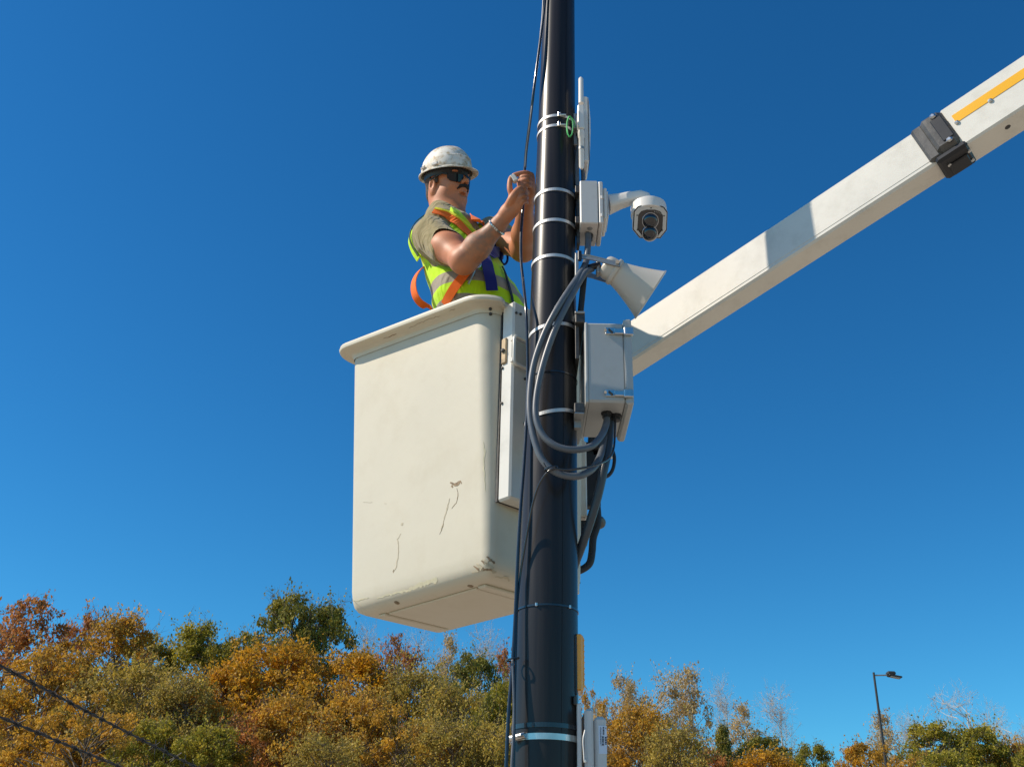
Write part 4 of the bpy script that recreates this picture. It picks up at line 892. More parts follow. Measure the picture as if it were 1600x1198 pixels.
#PERSON
# ------------------------------------------------------------------ the worker
class SDF:
    def __init__(s, lo, hi, h):
        s.h = h; s.lo = np.array(lo, float); s.n = np.ceil((np.array(hi)-s.lo)/h).astype(int)+1
        s.ax = [s.lo[k]+h*np.arange(s.n[k]) for k in range(3)]; s.v = np.full(tuple(s.n), 0.5, np.float32)
    def _sl(s, lo, hi, m):
        r = []
        for k in range(3):
            a = int(np.floor((lo[k]-m-s.lo[k])/s.h)); b = int(np.ceil((hi[k]+m-s.lo[k])/s.h))+1
            r.append(slice(max(0, a), max(0, min(s.n[k], b))))
        return tuple(r)
    def _g(s, sl): return (s.ax[0][sl[0]][:, None, None], s.ax[1][sl[1]][None, :, None], s.ax[2][sl[2]][None, None, :])
    def _comb(s, sl, d, k, sub):
        a = s.v[sl]
        if a.size == 0: return
        if sub:
            d = -d
            if k <= 0: s.v[sl] = np.maximum(a, d); return
            h = np.clip(0.5-0.5*(d-a)/k, 0, 1); s.v[sl] = d*(1-h)+a*h+k*h*(1-h); h2 = np.clip(0.5-0.5*(a-d)/k, 0, 1); s.v[sl] = (a*(1-h2)+d*h2+k*h2*(1-h2)); return
        if k <= 0: s.v[sl] = np.minimum(a, d); return
        h = np.clip(0.5+0.5*(d-a)/k, 0, 1); s.v[sl] = d*(1-h)+a*h-k*h*(1-h)
    def cap(s, a, b, ra, rb=None, k=0.02, sub=False):
        rb = ra if rb is None else rb; a = np.array(a, float); b = np.array(b, float); R = max(ra, rb); m = R+k+0.012
        sl = s._sl(np.minimum(a, b), np.maximum(a, b), m); X, Y, Z = s._g(sl); ba = b-a; L = ba@ba+1e-12
        t = np.clip(((X-a[0])*ba[0]+(Y-a[1])*ba[1]+(Z-a[2])*ba[2])/L, 0, 1)
        d = np.sqrt((X-a[0]-t*ba[0])**2+(Y-a[1]-t*ba[1])**2+(Z-a[2]-t*ba[2])**2)-(ra+(rb-ra)*t); s._comb(sl, d, k, sub); return s
    def ell(s, c, r, R=None, k=0.02, sub=False):
        c = np.array(c, float); r = np.array(r, float); R = np.eye(3) if R is None else np.array(R, float)   # rows = axes
        e = np.sqrt(((R*r[:, None])**2).sum(0)); sl = s._sl(c-e, c+e, k+0.012); X, Y, Z = s._g(sl); X = X-c[0]; Y = Y-c[1]; Z = Z-c[2]
        q = [X*R[i, 0]+Y*R[i, 1]+Z*R[i, 2] for i in range(3)]
        k0 = np.sqrt(sum((q[i]/r[i])**2 for i in range(3))); k1 = np.sqrt(sum((q[i]/r[i]**2)**2 for i in range(3)))+1e-9
        s._comb(sl, k0*(k0-1)/k1, k, sub); return s
    def box(s, c, hs, R, rad=0.01, k=0.01, sub=False):
        c = np.array(c, float); R = np.array(R, float); hs = np.array(hs, float); e = np.abs(R*hs[:, None]).sum(0); sl = s._sl(c-e, c+e, k+0.012); X, Y, Z = s._g(sl); X = X-c[0]; Y = Y-c[1]; Z = Z-c[2]
        q = [np.abs(X*R[i, 0]+Y*R[i, 1]+Z*R[i, 2])-hs[i]+rad for i in range(3)]
        d = np.sqrt(sum(np.maximum(t, 0)**2 for t in q))+np.minimum(np.maximum(q[0], np.maximum(q[1], q[2])), 0)-rad; s._comb(sl, d, k, sub); return s
    def plane(s, p, n):     # keep the side opposite to n
        X, Y, Z = s._g((slice(None),)*3); p = np.array(p); d = (X-p[0])*n[0]+(Y-p[1])*n[1]+(Z-p[2])*n[2]; s.v = np.maximum(s.v, d.astype(np.float32)); return s
    def mesh(s):
        v = s.v; neg = v < 0; nx, ny, nz = v.shape
        c = np.zeros((nx-1, ny-1, nz-1), np.int8)
        for i in (0, 1):
            for j in (0, 1):
                for k in (0, 1): c += neg[i:nx-1+i, j:ny-1+j, k:nz-1+k]
        act = (c > 0) & (c < 8); idx = np.argwhere(act); N = len(idx); ids = np.full(act.shape, -1, np.int64); ids[act] = np.arange(N)
        P_ = np.zeros((N, 3)); W_ = np.zeros(N); ci = [(i, j, k) for i in (0, 1) for j in (0, 1) for k in (0, 1)]
        for a in range(8):
            for b in range(a+1, 8):
                A, B = np.array(ci[a]), np.array(ci[b])
                if np.abs(A-B).sum() != 1: continue
                va = v[tuple((idx+A).T)]; vb = v[tuple((idx+B).T)]; m = (va < 0) != (vb < 0); t = np.where(m, va/(va-vb+1e-20), 0)
                P_ += np.where(m[:, None], A+(B-A)*t[:, None], 0); W_ += m
        V = s.lo+(idx+P_/W_[:, None])*s.h; F_ = []
        for ax in range(3):
            sh = [slice(0, v.shape[k]) for k in range(3)]; s1 = list(sh); s2 = list(sh); s1[ax] = slice(0, v.shape[ax]-1); s2[ax] = slice(1, v.shape[ax])
            e = neg[tuple(s1)] != neg[tuple(s2)]; E_ = np.argwhere(e); o1, o2 = (ax+1) % 3, (ax+2) % 3
            ok = (E_[:, o1] > 0) & (E_[:, o2] > 0) & (E_[:, o1] < v.shape[o1]-1) & (E_[:, o2] < v.shape[o2]-1); E_ = E_[ok]
            d1 = np.zeros(3, int); d1[o1] = 1; d2 = np.zeros(3, int); d2[o2] = 1
            q = np.stack([ids[tuple((E_-d1-d2).T)], ids[tuple((E_-d2).T)], ids[tuple(E_.T)], ids[tuple((E_-d1).T)]], 1)
            flip = ~neg[tuple(E_.T)]; q[flip] = q[flip][:, ::-1]; F_.append(q)
        return V, np.concatenate(F_)
def sdf_obj(name, parts, m, parent, smooth_it=1):
    Vs, Fs, o = [], [], 0
    for s in parts:
        V, Fq = s.mesh()
        for _ in range(smooth_it):      # light Laplacian smoothing
            acc = np.zeros_like(V); cnt = np.zeros(len(V))
            for a, b in ((0, 1), (1, 2), (2, 3), (3, 0)):
                np.add.at(acc, Fq[:, a], V[Fq[:, b]]); np.add.at(cnt, Fq[:, a], 1); np.add.at(acc, Fq[:, b], V[Fq[:, a]]); np.add.at(cnt, Fq[:, b], 1)
            V = V*0.5+0.5*acc/cnt[:, None]
        Vs.append(V); Fs.append(Fq+o); o += len(V)
    off = wloc(parent); me = np_mesh(name, np.concatenate(Vs)-off, np.concatenate(Fs), m, True)
    return link(name, me, parent)

FA = R_(-38); tf = np.array([math.cos(FA), math.sin(FA), 0]); tl = np.array([-math.sin(FA), math.cos(FA), 0]); tu = unit(UZ-0.17*tf-0.15*tl)
TR = np.array([tf, tl, UZ])
NB = P(702, 338, 3.20)                        # base of the neck
feet = ZB+0.055
person = thing('person', (NB[0]+0.02, NB[1], feet), 'worker in white hard hat, sunglasses and lime vest, hands raised to a cable', 'person')
def T(f, l, u): return NB+tf*f+tl*l+tu*u
# joints
SRt = P(674, 369, 3.05); ELr = P(725, 407, 2.90); WRr = P(782, 349, 2.80)
SLt = P(765, 364, 3.34); ELl = P(817, 389, 3.10); WLl = P(821.5, 318, 2.86)
YHN = 2.76
# head frame
HA = R_(-43); hf = np.array([math.cos(HA), math.sin(HA), 0]); hl_ = np.array([-math.sin(HA), math.cos(HA), 0]); hu_ = UZ.copy()
hl_ = unit(hl_+0.26*UZ); hf = unit(hf-0.20*UZ); hf = unit(hf-hl_*(hf@hl_)); hu_ = np.cross(hf, hl_); HR = np.array([hf, hl_, hu_])
HC = P(699, 288, 3.20); K = 0.90
def Hd(f, l, u): return HC+K*(hf*f+hl_*l+hu_*u)
def hr(*r): return np.array(r)*K

def do_head():
    s = SDF(HC-np.array([.17, .17, .24]), HC+np.array([.17, .17, .16]), 0.0024)
    s.ell(Hd(-.008, 0, .040), hr(.094, .074, .080), HR, 0.0)
    s.ell(Hd(.028, 0, -.012), hr(.062, .060, .085), HR, .02)
    s.ell(Hd(.036, 0, -.064), hr(.054, .053, .042), HR, .02)
    s.ell(Hd(.078, 0, -.088), hr(.022, .028, .021), HR, .02)           # chin
    s.ell(Hd(.018, 0, -.102), hr(.056, .048, .030), HR, .025)           # under chin
    for sg in (-1, 1):
        s.ell(Hd(.052, sg*.036, -.028), hr(.030, .024, .028), HR, .018)  # cheek
        s.ell(Hd(.020, sg*.052, -.058), hr(.034, .016, .026), HR, .018)  # jaw
        s.ell(Hd(.078, sg*.030, .010), hr(.016, .017, .013), HR, .01, sub=True)   # eye socket
        s.ell(Hd(.070, sg*.030, .009), hr(.013, .013, .012), HR, .004)
        s.ell(Hd(.076, sg*.026, .028), hr(.014, .024, .008), HR, .010)   # brow
        # ear
        e = Hd(-.012, sg*.077, -.024)
        s.ell(e, hr(.018, .008, .031), HR, .006); s.ell(e+K*(hf*.003+hl_*sg*.006+hu_*.004), hr(.009, .006, .017), HR, .003, sub=True)
        s.ell(e+K*(hf*.004-hu_*.024), hr(.009, .006, .010), HR, .005)
    s.cap(Hd(.088, 0, .012), Hd(.109, 0, -.010), .0075*K, .0105*K, .009)     # nose
    s.ell(Hd(.110, 0, -.013), hr(.010, .011, .009), HR, .006)
    for sg in (-1, 1):
        s.ell(Hd(.101, sg*.012, -.016), hr(.009, .007, .008), HR, .005); s.ell(Hd(.106, sg*.0055, -.021), hr(.004, .003, .004), HR, .002, sub=True)
    s.ell(Hd(.090, 0, -.036), hr(.010, .022, .012), HR, .012)
    s.ell(Hd(.094, 0, -.046), hr(.007, .020, .005), HR, .006); s.ell(Hd(.091, 0, -.0555), hr(.007, .018, .005), HR, .006)
    s.ell(Hd(.103, 0, -.0505), hr(.007, .022, .0016), HR, .003, sub=True)
    s.ell(Hd(.088, 0, -.067), hr(.010, .016, .005), HR, .008, sub=True)
    # neck
    s.cap(Hd(-.025, 0, -.04), T(-.01, 0, -.02), .058, .062, .025)
    s.cap(Hd(.002, 0, -.09), T(.022, 0, -.02), .036, .044, .03)
    s.cap(T(-.01, -.05, -.045), T(-.01, .05, -.045), .05, .05, .03)
    return s
def finger(s, pts, r0, r1, k=.0018):
    p = spline([np.array(q) for q in pts], 4); n = len(p)
    for i in range(n-1): s.cap(p[i], p[i+1], r0+(r1-r0)*i/n, r0+(r1-r0)*(i+1)/n, k if i else .007)
def do_arm_r():
    lo = np.minimum.reduce([SRt, ELr, WRr])-.12; hi = np.maximum.reduce([SRt, ELr, WRr])+.14
    s = SDF(lo, hi, 0.0026)
    s.cap(SRt, ELr, .054, .043, 0); s.ell((SRt*.45+ELr*.55)+UZ*.008, (.060, .050, .045), None, .03)
    s.ell(ELr+np.array([-.004, .0, -.004]), (.040, .038, .038), None, .02)
    d = WRr-ELr; s.cap(ELr+d*.02, ELr+d*.38, .041, .043, .02); s.cap(ELr+d*.38, ELr+d*.95, .042, .0255, .02)
    # hand
    W_ = WRr; kn = [P(801, 306, YHN), P(804, 311, YHN-.012), P(807.5, 317.5, YHN-.012), P(810.5, 324.5, YHN-.004)]
    s.cap(ELr+d*.9, W_+(kn[1]-W_)*.25, .0255, .024, .015)
    for q, kk in enumerate(kn): s.cap(W_+(kk-W_)*.15, kk, .0165, .0115, .010)
    s.ell(W_*.45+kn[1]*.275+kn[2]*.275, (.028, .020, .026), None, .012)
    z = YHN
    finger(s, [kn[0], P(796.8, 296, z-.008), P(796.8, 284, z-.010), P(798.5, 277.5, z-.006)], .0098, .0072)
    finger(s, [kn[1], P(811, 302.5, z-.022), P(817.5, 301, z-.014), P(821, 303.5, z+.004)], .0096, .0075)
    finger(s, [kn[2], P(814, 308, z-.024), P(820.5, 307.5, z-.014), P(823, 310, z+.004)], .0094, .0073)
    finger(s, [kn[3], P(816.5, 315, z-.018), P(821.5, 314.5, z-.008), P(823, 317, z+.006)], .0085, .0066)
    finger(s, [W_+(kn[0]-W_)*.35, P(799, 312, z-.022), P(806, 301, z-.024), P(812.5, 294.5, z-.016)], .0125, .0082, .006)
    return s
def do_arm_l():
    lo = np.minimum.reduce([SLt, ELl, WLl])-.16; hi = np.maximum.reduce([SLt, ELl, WLl])+.14
    s = SDF(lo, hi, 0.0026)
    s.cap(SLt, ELl, .052, .043, 0); s.ell(ELl+np.array([0, 0, -.004]), (.039, .038, .036), None, .02)
    d = WLl-ELl; s.cap(ELl, ELl+d*.35, .040, .041, .02); s.cap(ELl+d*.35, ELl+d*.97, .040, .025, .02)
    z = YHN+.03; kn = [P(829.5, 274.5, z-.006), P(830.5, 280, z-.004), P(830.5, 286, z), P(829.5, 292, z+.004)]
    W_ = WLl; s.cap(ELl+d*.92, W_+(kn[1]-W_)*.2, .025, .023, .012)
    for kk in kn: s.cap(W_+(kk-W_)*.2, kk, .016, .0105, .010)
    s.ell(W_*.4+kn[1]*.3+kn[2]*.3, (.026, .022, .030), None, .012)
    finger(s, [kn[0], P(823, 270.6, z-.020), P(812, 271.5, z-.022), P(802.5, 274, z-.020)], .0092, .0070)
    finger(s, [kn[1], P(824, 276.8, z-.026), P(817.5, 276.6, z-.026), P(813, 278.5, z-.018)], .0092, .0074)
    finger(s, [kn[2], P(824, 282.2, z-.026), P(817.5, 282.2, z-.026), P(813.5, 284, z-.018)], .0092, .0074)
    finger(s, [kn[3], P(824, 288.5, z-.022), P(818, 288.5, z-.022), P(814.5, 290, z-.014)], .0085, .0068)
    finger(s, [W_+(kn[0]-W_)*.3, P(818, 297, z-.016), P(814, 290, z-.020), P(812, 284, z-.016)], .0125, .0082, .006)
    return s
def torso(s, e=0.0, low=True):
    s.ell(T(.000, 0, -.16), np.array([.098, .158, .165])+e, TR, 0)
    s.ell(T(.018, 0, -.30), np.array([.112, .152, .17])+e, TR, .05)
    s.ell(T(.052, 0, -.385), np.array([.105, .140, .13])+e, TR, .05)
    s.cap(T(.0, -.095, -.085), T(.0, .105, -.075), .044+e, .044+e, .05)
    s.cap(T(-.015, -.04, -.02), T(-.015, .04, -.02), .055+e, .055+e, .04)
    if low: s.ell(T(.02, 0, -.50), np.array([.108, .150, .13])+e, TR, .05)
PEL = np.array([BCEN[0], BCEN[1], 0])*0.6+np.array([*T(.02, 0, -.52)[:2], 0])*0.4
def do_lower():
    s = SDF((NB[0]-.32, NB[1]-.32, feet-.03), (NB[0]+.36, NB[1]+.34, NB[2]-.02), 0.008); torso(s, -.014)
    for sg in (-1, 1):
        hp_ = PEL+tl*sg*.085+UZ*T(0, 0, -.54)[2]; kn_ = np.array([hp_[0]+.03, hp_[1]-.01, feet+.50]); an = np.array([hp_[0]+.0, hp_[1]+.0, feet+.09])
        s.cap(hp_, kn_, .080, .055, .04); s.cap(kn_, an, .054, .038, .03); s.cap(an-UZ*.05, an-UZ*.05+tf*.14, .040, .032, .02)
    return s
def skin_mat():
    m = mat('tanned_skin', (0.52, 0.195, 0.085), 0.55, var=0.10, scale=14, dirt=(0.40, 0.13, 0.08), dirt_amt=0.45, dirt_scale=9, bump=0.03, bscale=220, sss=0.04)
    nt = m.node_tree; b = nt.nodes['Principled BSDF']; src = b.inputs['Base Color'].links[0].from_socket
    tc = nt.nodes.new('ShaderNodeTexCoord')
    # inked and hairy right forearm
    c = (ELr*.42+WRr*.58)-wloc(person); d = unit(WRr-ELr)
    v = nt.nodes.new('ShaderNodeVectorMath'); v.operation = 'SUBTRACT'; v.inputs[1].default_value = tuple(c); nt.links.new(tc.outputs['Object'], v.inputs[0])
    L = nt.nodes.new('ShaderNodeVectorMath'); L.operation = 'LENGTH'; nt.links.new(v.outputs[0], L.inputs[0])
    mr_ = nt.nodes.new('ShaderNodeMapRange'); mr_.inputs[1].default_value = 0.115; mr_.inputs[2].default_value = 0.055; nt.links.new(L.outputs['Value'], mr_.inputs[0])
    n = nt.nodes.new('ShaderNodeTexNoise'); n.inputs['Scale'].default_value = 80; n.inputs['Detail'].default_value = 8; nt.links.new(tc.outputs['Object'], n.inputs['Vector'])
    r = ramp(nt, [(0.30, (0.15,)*3), (0.65, (0.75,)*3)]); nt.links.new(n.outputs[0], r.inputs[0])
    mu = nt.nodes.new('ShaderNodeMath'); mu.operation = 'MULTIPLY'; nt.links.new(mr_.outputs[0], mu.inputs[0]); nt.links.new(r.outputs[0], mu.inputs[1])
    mx = nt.nodes.new('ShaderNodeMixRGB'); mx.inputs[2].default_value = (0.20, 0.14, 0.095, 1); nt.links.new(mu.outputs[0], mx.inputs[0]); nt.links.new(src, mx.inputs[1]); nt.links.new(mx.outputs[0], b.inputs['Base Color'])
    return m
M_skin = skin_mat()
body = sdf_obj('body', [do_head(), do_arm_r(), do_arm_l(), do_lower()], M_skin, person)

def fabric(name, col, wr=0.5, sc=14, **k):
    m = mat(name, col, 0.85, var=0.08, scale=20, **k); nt = m.node_tree; b = nt.nodes['Principled BSDF']; tc = nt.nodes.new('ShaderNodeTexCoord')
    n = nt.nodes.new('ShaderNodeTexNoise'); n.inputs['Scale'].default_value = sc; n.inputs['Detail'].default_value = 2; n.inputs['Distortion'].default_value = 1.6
    mp = nt.nodes.new('ShaderNodeMapping'); mp.inputs['Scale'].default_value = (1, 1, 0.55); nt.links.new(tc.outputs['Object'], mp.inputs[0]); nt.links.new(mp.outputs[0], n.inputs['Vector'])
    bp = nt.nodes.new('ShaderNodeBump'); bp.inputs['Strength'].default_value = wr; bp.inputs['Distance'].default_value = 0.03; nt.links.new(n.outputs[0], bp.inputs['Height']); nt.links.new(bp.outputs[0], b.inputs['Normal'])
    b.inputs['Sheen Weight'].default_value = 0.2; b.inputs['Specular IOR Level'].default_value = 0.2
    return m
M_shirt = fabric('olive_cotton', (0.30, 0.235, 0.11), 0.5, 16)
M_trouser = fabric('brown_work_trousers', (0.16, 0.11, 0.07), 0.5, 10)
def crease(V, sd, amp, f):
    r = np.random.default_rng(sd); d = np.zeros(len(V))
    for _ in range(7):
        k = r.normal(size=3)*f; d += np.sin(V@k+r.uniform(0, 6.28)+1.5*np.sin(V@(r.normal(size=3)*f*0.6)))
    return d/7*amp
def wrinkle(o, sd, amp, f):
    me = o.data; n = len(me.vertices); V = np.empty(n*3); me.vertices.foreach_get('co', V); V = V.reshape(-1, 3); N = np.empty(n*3); me.vertices.foreach_get('normal', N); N = N.reshape(-1, 3)
    V = V+N*crease(V, sd, amp, f)[:, None]; me.vertices.foreach_set('co', V.ravel()); me.update()

# shirt
s = SDF(NB-np.array([.24, .26, .50]), NB+np.array([.30, .28, .08]), 0.0034); torso(s, 0.0)
s.cap(SRt, SRt+(ELr-SRt)*.50, .064, .061, .035); s.ell(SRt+np.array([.004, .01, .006]), (.062, .062, .062), None, .03)
s.cap(SLt, SLt+(ELl-SLt)*.40, .060, .060, .035)
s.plane(SRt+(ELr-SRt)*.47, unit(ELr-SRt)) if False else None
s.cap(T(-.006, 0, .03), T(-.02, 0, -.06), .060, .064, .02)
for (a, b, t, r_) in ((SRt, ELr, .58, .05), (SLt, ELl, .52, .05)):   # open the sleeve ends flat
    c_ = a+(b-a)*t; u_ = unit(b-a); w1 = unit(np.cross(u_, UZ)); w2 = np.cross(u_, w1)
    s.box(c_+u_*.055, (.055, .13, .13), (u_, w1, w2), .002, .004, sub=True)
s.cap(T(.004, 0, .10), T(.004, 0, .012), .064, .058, .006, sub=True)
shirt = sdf_obj('shirt', [s], M_shirt, person); wrinkle(shirt, 4, .0055, 34)
# trousers
s = SDF((NB[0]-.32, NB[1]-.32, feet-.03), (NB[0]+.38, NB[1]+.34, NB[2]-.36), 0.008)
s.ell(T(.015, 0, -.48), (.108, .148, .12), TR, 0); s.cap(T(.0, -.05, -.48), PEL+UZ*T(0, 0, -.56)[2]-tl*.05, .10, .10, .04); s.cap(T(.0, .05, -.48), PEL+UZ*T(0, 0, -.56)[2]+tl*.05, .10, .10, .04)
for sg in (-1, 1):
    hp_ = PEL+tl*sg*.085+UZ*T(0, 0, -.54)[2]; kn_ = np.array([hp_[0]+.03, hp_[1]-.01, feet+.50]); an = np.array([hp_[0], hp_[1], feet+.09])
    s.cap(hp_, kn_, .092, .070, .04); s.cap(kn_, an, .070, .060, .03)
obj_tr = sdf_obj('trousers', [s], M_trouser, person)
for sg in (-1, 1):
    hp_ = PEL+tl*sg*.085+UZ*T(0, 0, -.54)[2]; s = SDF(np.array([hp_[0]-.1, hp_[1]-.2, feet-.02]), np.array([hp_[0]+.26, hp_[1]+.12, feet+.16]), .007)
    an = np.array([hp_[0], hp_[1], feet+.09]); s.cap(an, an-UZ*.045, .054, .048, 0); s.cap(an-UZ*.045, an-UZ*.05+tf*.15, .045, .038, .03); s.plane((0, 0, feet), (0, 0, -1))
    sdf_obj('boot', [s], mat('brown_boot_leather', (0.10, 0.06, 0.035), 0.6), person)

# vest
s = SDF(NB-np.array([.28, .30, .56]), NB+np.array([.32, .32, .06]), 0.0034)
torso(s, .010, low=False)
s.ell(T(.045, 0, -.42), (.135, .168, .13), TR, .05)
s.ell(T(.06, .09, -.43), (.095, .085, .10), TR, .04)
for (a, b, r_) in ((SRt, ELr, .078), (SLt, ELl, .074)):
    d_ = unit(b-a); s.cap(a-tl*(.012 if a is SRt else -.012)-UZ*.01, a+d_*.16, r_, r_, .006, sub=True)
    s.cap(a+UZ*.00, a-UZ*.07, r_*.80, r_*.55, .01, sub=True)
s.cap(T(-.01, 0, .10), T(.005, 0, -.015), .108, .100, .006, sub=True)
s.ell(T(.005, -.172, -.055), (.14, .092, .165), TR, .006, sub=True)
s.ell(T(.01, .172, -.06), (.115, .085, .15), TR, .006, sub=True)
s.cap(T(.14, 0, .04), T(.16, 0, -.22), .095, .012, .006, sub=True)    # V neck
vest = sdf_obj('safety_vest', [s], [], person); bpy.context.view_layer.update(); VV = bvh_of([vest])
def vest_mat():
    m = fabric('hi_vis_vest', (0.50, 0.78, 0.012), 0.6, 11); nt = m.node_tree; b = nt.nodes['Principled BSDF']; src = b.inputs['Base Color'].links[0].from_socket
    tc = nt.nodes.new('ShaderNodeTexCoord'); sp = nt.nodes.new('ShaderNodeSeparateXYZ'); nt.links.new(tc.outputs['Object'], sp.inputs[0]); oz = wloc(person)[2]
    def band(z0, z1):
        a = nt.nodes.new('ShaderNodeMath'); a.operation = 'GREATER_THAN'; a.inputs[1].default_value = z0-oz; c = nt.nodes.new('ShaderNodeMath'); c.operation = 'LESS_THAN'; c.inputs[1].default_value = z1-oz
        nt.links.new(sp.outputs[2], a.inputs[0]); nt.links.new(sp.outputs[2], c.inputs[0]); q = nt.nodes.new('ShaderNodeMath'); q.operation = 'MULTIPLY'; nt.links.new(a.outputs[0], q.inputs[0]); nt.links.new(c.outputs[0], q.inputs[1]); return q.outputs[0]
    zb1 = hit(VV, 680, 434)[0][2]; zb0 = zb1-.048; zc1 = hit(VV, 795, 463)[0][2]; zc1 = min(zc1, zb0-.045); zc0 = zc1-.05
    u = nt.nodes.new('ShaderNodeMath'); u.operation = 'ADD'; nt.links.new(band(zb0, zb1), u.inputs[0]); nt.links.new(band(zc0, zc1), u.inputs[1])
    mx = nt.nodes.new('ShaderNodeMixRGB'); mx.inputs[2].default_value = (0.34, 0.29, 0.22, 1); nt.links.new(u.outputs[0], mx.inputs[0]); nt.links.new(src, mx.inputs[1]); nt.links.new(mx.outputs[0], b.inputs['Base Color'])
    return m
M_vest = vest_mat(); vest.data.materials.append(M_vest); wrinkle(vest, 9, .011, 32)
bpy.context.view_layer.update()
VB = bvh_of([vest, shirt]); 
def strap_on(name, path, w, m, lift=0.002, th=0.003, bt=None, dflt=3.05, parent=None, n=4):
    pts, ns = [], []; pp = spline([np.array([*p, 0.0]) for p in path], n)
    for q in pp:
        p, nn_ = hit(bt or VB, q[0], q[1], dflt); pts.append(p+nn_*lift); ns.append(nn_)
    # smooth the projected path
    A = np.array(pts); Nn = np.array(ns)
    for _ in range(2):
        A[1:-1] = (A[:-2]+2*A[1:-1]+A[2:])/4; Nn[1:-1] = (Nn[:-2]+2*Nn[1:-1]+Nn[2:])/4
    return obj(name, MB().ribbon(list(A), list(Nn), w, th), m, parent or harness)
harness = link('harness', None, person); 
M_or = fabric('orange_webbing', (0.95, 0.155, 0.01), 0.03, 60); M_lime = fabric('yellow_binding', (0.85, 0.74, 0.02), 0.03, 60); M_blue = fabric('navy_webbing', (0.012, 0.018, 0.17), 0.03, 60)
M_dkgrn = fabric('dark_vest_binding', (0.05, 0.08, 0.03), 0.1, 60)
strap_on('shoulder_strap', [(678, 331), (690, 334), (703, 341), (715, 350), (726, 361), (735, 370)], .030, M_or, .006)
strap_on('strap_edge', [(680, 329), (694, 332), (708, 338), (720, 347), (733, 358), (743, 367)], .010, M_lime, .009)
strap_on('shoulder_strap', [(737, 341), (748, 348), (757, 356), (766, 366)], .034, M_or, .006)
strap_on('chest_strap', [(739, 416), (729, 428), (719, 440), (710, 452), (702, 466), (697, 476)], .034, M_or, .006)
strap_on('chest_strap', [(752, 400), (758, 414), (761, 428), (764, 440), (766, 455)], .044, M_blue, .012)
strap_on('chest_strap', [(781, 379), (777, 388), (770, 397), (762, 404)], .040, M_blue, .014)
strap_on('cord', [(782, 418), (787, 428), (791, 442), (795, 455), (798, 466), (799, 480)], .010, M_black, .006)
ep = spline([P(x, y, Y) for x, y, Y in ((668, 338, 3.17), (653, 350, 3.15), (645, 363, 3.13), (643, 376, 3.12), (647.5, 389, 3.12), (656, 403, 3.11))], 6)
obj('vest_edge', MB().ribbon(ep, [(-.85, -.5, .15)]*len(ep), .034, .004), M_vest, vest)
ep2 = [p+np.array([-.004, -.012, 0]) for p in ep]; obj('vest_binding', MB().ribbon(ep2, [(-.85, -.5, .15)]*len(ep2), .007, .003), M_dkgrn, vest)
# pack with ring, d-ring, loop at the back
pb_, nb_ = hit(VB, 781, 392); mb = MB(); pbox(mb, 772, 380, 787, 400, pb_[1]-0.035, 0.03, .005); obj('lanyard_pack', mb, M_blue, harness)
cR = P(788, 404, pb_[1]-0.03); obj('lanyard_ring', MB().tube([P(788+5.2*math.cos(a), 403+10*math.sin(a), pb_[1]-0.03) for a in np.linspace(0, 2*math.pi, 25)], .0042, 8), M_blue, harness)
pd, nd = hit(VB, 742, 420); mb = MB(); mb.tube([pd+nd*.02+np.array([.016*math.cos(a), 0, .018*math.sin(a)]) for a in np.linspace(0, 2*math.pi, 21)], .0035, 8); obj('d_ring', mb, M_steel, harness)
mb = MB(); mb.tube([pd+nd*.02+np.array([.0, 0, -.012]), pd+nd*.018+np.array([-.012, 0, -.05]), pd+nd*.014+np.array([-.022, 0, -.075])], .004, 8); obj('snap_hook', mb, M_steel, harness)
lp_ = [(668, 414), (657, 422), (649, 434), (646.5, 447), (649, 461), (656, 472), (667, 479), (676, 482)]
pts = spline([P(x, y, 3.17-.05*math.sin(i/7*math.pi)) for i, (x, y) in enumerate(lp_)], 6)
ns = [unit(np.array([-.75, -.65, 0])+.3*unit(p-P(668, 448, 3.15))) for p in pts]
obj('leg_strap', MB().ribbon(pts, ns, .030, .003), M_or, harness)

# bracelet
d = unit(WRr-ELr); c = ELr+(WRr-ELr)*.90; w1 = unit(np.cross(d, UZ)); w2 = np.cross(d, w1)
mb = MB(); 
for k in range(26):
    a0 = 2*math.pi*k/26; p = lambda a: c+(w1*math.cos(a)+w2*math.sin(a))*.0305; mb.tube([p(a0), p(a0+.20)], .0042, 6)
obj('bracelet', mb, M_steel, person)

# hard hat
hat = link('hard_hat', None, person)
HT = unit(hu_+0.02*hf)
def dome(f, th_, ph): pass
mb = MB(); nth, nph = 72, 22; vs = []; c0 = np.array([-.004, 0, .046])
def hatr(th_):
    return 0.125 if abs(math.cos(th_)) else 0.125
lay = []
for i in range(nph+1):
    ph = math.pi/2*i/nph; row = []
    for j in range(nth):
        a = 2*math.pi*j/nth; rf, rl, ru = .118, .098, .112
        z = ru*math.sin(ph)**1.05; rr_ = math.cos(ph)**0.78
        ridge = 1+0.012*math.exp(-((abs(math.sin(a))*.1*rr_)/.012)**2)*min(1, max(0, (math.sin(ph)-.3)/.4))
        row.append((rf*rr_*math.cos(a), rl*rr_*math.sin(a), z*ridge))
    lay.append(row)
def brim(a):       # brim reach: long at the front, slim elsewhere
    fr = max(0, math.cos(a)); return .010+.026*fr**2.5
br1 = [(.118*math.cos(a)+brim(a)*math.cos(a), .098*math.sin(a)+brim(a)*math.sin(a)*.8, -.006-.16*brim(a)) for a in (2*math.pi*j/nth for j in range(nth))]
br2 = [(x, y, z-.0045) for x, y, z in br1]; inn0 = [(.119*math.cos(a), .095*math.sin(a), -.008) for a in (2*math.pi*j/nth for j in range(nth))]
